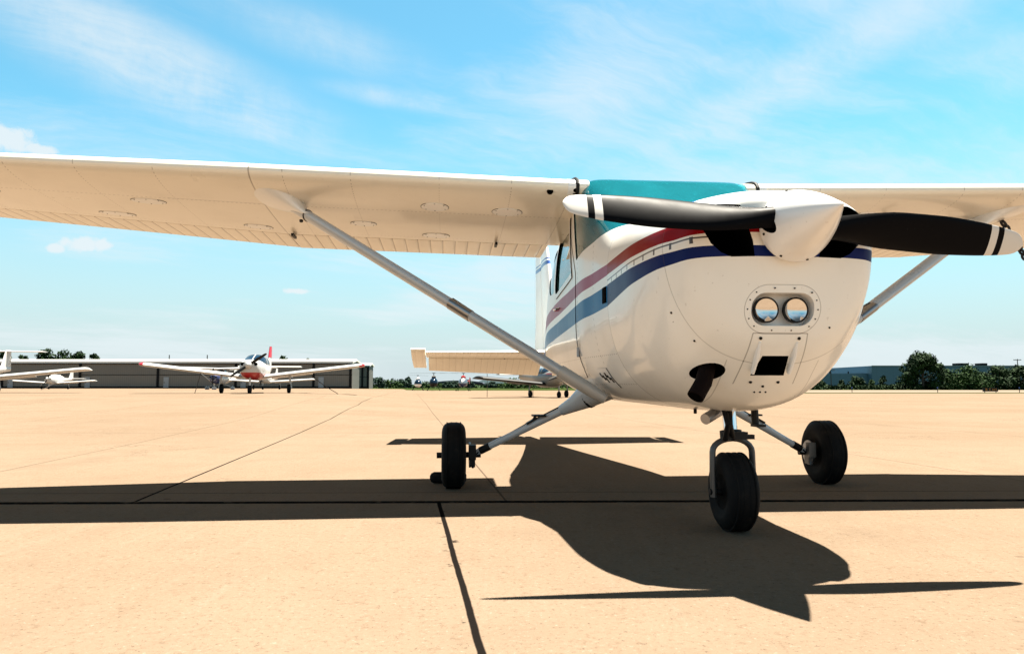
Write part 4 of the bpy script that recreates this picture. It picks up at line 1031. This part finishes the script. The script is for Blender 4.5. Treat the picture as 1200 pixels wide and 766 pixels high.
    for (x, y) in ((-.45, track / 2), (-.45, -track / 2), (1.12, 0)):
        rr = .215 if x < 0 else .185
        b = MB(); tyre(b, (x, y, rr), rr, .16); wl = b.build('wheel', RUBBER, o, 40)
        b = MB()
        b.tube([(x, y * (1 if low_wing or not y else .25), (gl + .0 + (abs(y) - .4) * td if (y and low_wing) else .70)), (x, y + (0 if not y else math.copysign(-.11, y)), rr)], [.05, .038], 10); b.build('gear_leg', bodym, o)
        if pants:
            b = MB(); b.rings([[(x + q, y + wy * math.cos(t), .24 + .2 * wy / .13 * math.sin(t) * .9) for t in (2 * math.pi * k / 16 for k in range(16))] for q, wy in ((.48, .03), (.38, .10), (.1, .135), (-.3, .10), (-.62, .03))]); b.build('wheel_fairing', [bodym], wl, 60)
            b = MB(); b.rings([[(x + q, y + wy * math.cos(t), .15 + .2 * wy / .13 * math.sin(t) * .5) for t in (2 * math.pi * k / 16 for k in range(16))] for q, wy in ((.44, .05), (.3, .115), (.1, .142), (-.3, .11), (-.5, .04))]); b.build('fairing_stripe', BLUE, wl, 60)
    # propeller, spinner, air inlets
    b = MB(); b.lathe([(0, .04), (.08, .05)], (1.56, 0, hub), (1, 0, 0), 12); pr = b.build('propeller', BLACKM, o)
    for sg in (1, -1):
        er = Vector((0, math.cos(R(prop_ang)), math.sin(R(prop_ang)))) * sg; et = Vector((0, -math.sin(R(prop_ang)), math.cos(R(prop_ang))))
        rgs = []
        for f_ in (.08, .2, .45, .7, .9, .97, 1.0):
            c = (.05, .065, .08, .07, .055, .04, .01)[(.08, .2, .45, .7, .9, .97, 1.0).index(f_)] ; q0 = Vector((1.62, 0, hub)) + er * prop_len * f_; cd = et * .85 + Vector((.5 * sg, 0, 0)); nd = cd.cross(er).normalized()
            rgs.append([q0 + cd * c * math.cos(t) + nd * .012 * math.sin(t) for t in (2 * math.pi * k / 10 for k in range(10))])
        b = MB(); b.rings(rgs); b.build('blade', BLACKM, pr)
    if spin: b = MB(); b.lathe([(0, .165), (.05, .165), (.14, .14), (.22, .09), (.27, .03), (.275, .005)], (1.57, 0, hub), (1, 0, 0), 20); b.build('spinner', bodym, pr)
    for s in (-1, 1): b = MB(); b.rings([[(x, s * .27 + .10 * math.cos(t), hub + .05 + .075 * math.sin(t)) for t in (2 * math.pi * k / 16 for k in range(16))] for x in (1.40, 1.535)]); b.build('air_inlet', BLACK, o)
    return o
def at(px_, Y, dz=0): X_ = P(px_, Y); return (X_, Y, gz(X_, Y) + dz)
def rope(p, q, label, grp='tie-down ropes'):
    b = MB(); p, q = Vector(p), Vector(q); m_ = (p + q) / 2 + Vector((0, 0, -.05)); b.tube([p, m_, q], .016, 6); o = b.build('tie_down_rope', ROPE); o.data.transform(Matrix.Translation(-p)); o.location = p
    tag(o, label, 'rope', grp)
wp2 = WHITE
small_plane(at(298.5, 34.8), 10, 'white low-wing plane with red belly and red wing tips facing the camera', span=10.1, belly=BELLYM, tipm=REDW, finm_=REDW, prop_ang=34, fin_top=2.42)
lz = at(298.5, 34.8)[2]
rope((P(236, 34.3), 34.3, lz + .98), (P(229, 34), 34, lz - .08), 'dark rope from the left wing of the red bellied plane to the apron')
rope((P(366, 35.3), 35.3, lz + .8), (P(397, 35.6), 35.6, gz(P(397, 35.6), 35.6)), 'dark rope slanting from the right wing of the red bellied plane')
small_plane(at(-42, 35.5), 14, 'white T-tail low-wing plane cut off by the left edge of the photo', span=10.6, dih=6, ttail=True, fin_top=2.28, wing_z=.66, track=2.6)
small_plane(at(64, 92, -.02), 8, 'small white low-wing plane with a canvas canopy cover before the hangar', span=9.4, cover=True, dih=4, prop_ang=62, spin=True)
rope((P(64, 60), 60, gz(P(64, 60), 60) + .55), (P(50, 58), 58, gz(P(50, 58), 58) + .02), 'dark rope under the wing of the T-tail plane ending near the canvas covered plane')
small_plane(at(312, 76), 5, 'white low-wing plane mostly hidden right behind the red bellied plane', span=9.6, dih=3.5, track=2.6, prop_ang=80, roof=1.6)
small_plane(at(257, 74, -.1), 2, 'white high-wing plane with dark cowl and white wheel fairings behind the red bellied plane', span=10.8, low_wing=False, track=2.5, pants=True, cowlm=NAVY, prop_ang=88, roof=2.08, spin=False)
small_plane(at(646, 44.5, .0), 20, 'low-wing plane with shade-painted wing and red and blue side stripes behind the foreground plane', span=9.2, dih=5, chord=1.7, track=2.35, wing_mat=BLACKM, tipm=BLACKM, bodym=white_paint('dull_cream_paint', (.15, .145, .13), .5).m, wing_z=.80, prop_ang=20, hub=1.35, roof=1.8, stripes=((1.38, 1.44, RED), (1.27, 1.34, NAVY)))  # shade on the wing is put into its black material
rope((P(571, 46), 46, 1.45), (P(571, 46), 46, 0), 'upright dark rope below the elevator of the foreground plane')
rope((P(624.5, 45), 45, .62), (P(624.5, 45), 45, 0), 'short dark rope between the wheels of the plane with shade-painted wing')

# ------------------------------------------------------------------ helicopters
def helicopter(px_, Y, label, bm1, bm2, sc_=1.0, rz=0, rot=20, cab=CANGL, small=False):
    o = tag(empty('helicopter', at(px_, Y), -(math.pi / 2) + R(rz)), label, 'helicopter', 'helicopters parked in a row beyond the apron'); o.scale = (sc_,) * 3
    K = pchip([(1.25, .10, .95, 1.15, 1.30, 2, 2, 0), (1.0, .42, .72, 1.15, 1.62, 2, 2, 0), (.4, .64, .60, 1.15, 1.92, 2.3, 2.3, 0), (-.4, .62, .62, 1.2, 1.95, 2.3, 2.3, 0), (-1.0, .40, .80, 1.25, 1.80, 2.2, 2.2, 0), (-1.5, .14, 1.15, 1.4, 1.6, 2, 2, 0)])
    b = MB(); rg = [section(x, K(x), 24) for x in (1.25, 1.18, 1.0, .7, .4, 0, -.4, -.7, -1.0, -1.3, -1.5)]; b.rings(rg); b.build('body', bm1, o)
    b = MB(); b.rings([[(x, y * 1.02, max(z, 1.12) + .004) for x, y, z in section(x0 + .012, K(x0), 24)] for x0 in (1.24, 1.18, 1.0, .7, .4, .15)]); b.build('windscreen', cab, o)
    b = MB(); b.tube([(-1.3, 0, 1.42), (-5.0, 0, 1.55)], [.13, .06], 12); b.build('tail_boom', bm2, o)
    b = MB(); b.rings([[(-4.6 - (z - 1.2) * .3, .02, z), (-5.1 - (z - 1.2) * .3, .02, z), (-5.1 - (z - 1.2) * .3, -.02, z), (-4.6 - (z - 1.2) * .3, -.02, z)] for z in (1.1, 1.5, 2.1)]); b.build('tail_fin', bm2, o)
    b = MB(); b.tube([(-5.0, .12, 1.10), (-5.0, .13, 2.0)], .035, 6); b.build('tail_rotor', BLACKM, o)
    b = MB(); b.rings([[(x, y * .30, 1.9 + h_) for x, y in ((.25, -1), (.25, 1), (-.55, 1), (-.55, -1))] for h_ in (0, .25)] + [[(x, y * .12, 2.32) for x, y in ((.05, -1), (.05, 1), (-.3, 1), (-.3, -1))]]); b.build('mast_fairing', bm2, o)
    b = MB(); b.tube([(-.1, 0, 2.2), (-.1, 0, 2.72)], .05, 8); b.box((-.1, 0, 2.68), (.16, .5, .08), Matrix.Rotation(R(rot), 3, 'Z')); ms = b.build('rotor_mast', BLACKM, o)
    for s in (-1, 1):
        d = Vector((math.sin(R(rot)) * -1, math.cos(R(rot)), 0)) * s; e = Vector((-d.y, d.x, 0)); c0 = Vector((-.1, 0, 2.69))
        b = MB(); b.rings([[c0 + d * r_ + e * u + Vector((0, 0, w_ - .06 * (r_ / 3.7) ** 2)) for u, w_ in ((-.09, 0), (0, .012), (.09, 0), (0, -.010))] for r_ in (.2, 1.2, 2.4, 3.7)]); b.build('rotor_blade', DKT, ms)
        b = MB(); b.tube([(1.15, s * .95, .18), (1.0, s * .95, .06), (.7, s * .95, .045), (-1.1, s * .95, .045)], .045, 8); sk = b.build('skid', DKT, o)
        for x in (.45, -.55): b = MB(); b.tube([(x, s * .40, .72), (x, s * .75, .40), (x, s * .95, .05)], .035, 8); b.build('skid_strut', DKT, sk)
helicopter(490, 106, 'small white helicopter, leftmost in the row', WHITE, WHITE, .80, 12, 55, CANGL)
helicopter(508.5, 104, 'black helicopter in the middle of the row', BLACKM, BLACKM, .92, 4, 0, CANGL)
helicopter(543, 104, 'dark helicopter with red mast and silver nose, rightmost in the row', NAVY, RED, .92, -8, 25, STEEL)
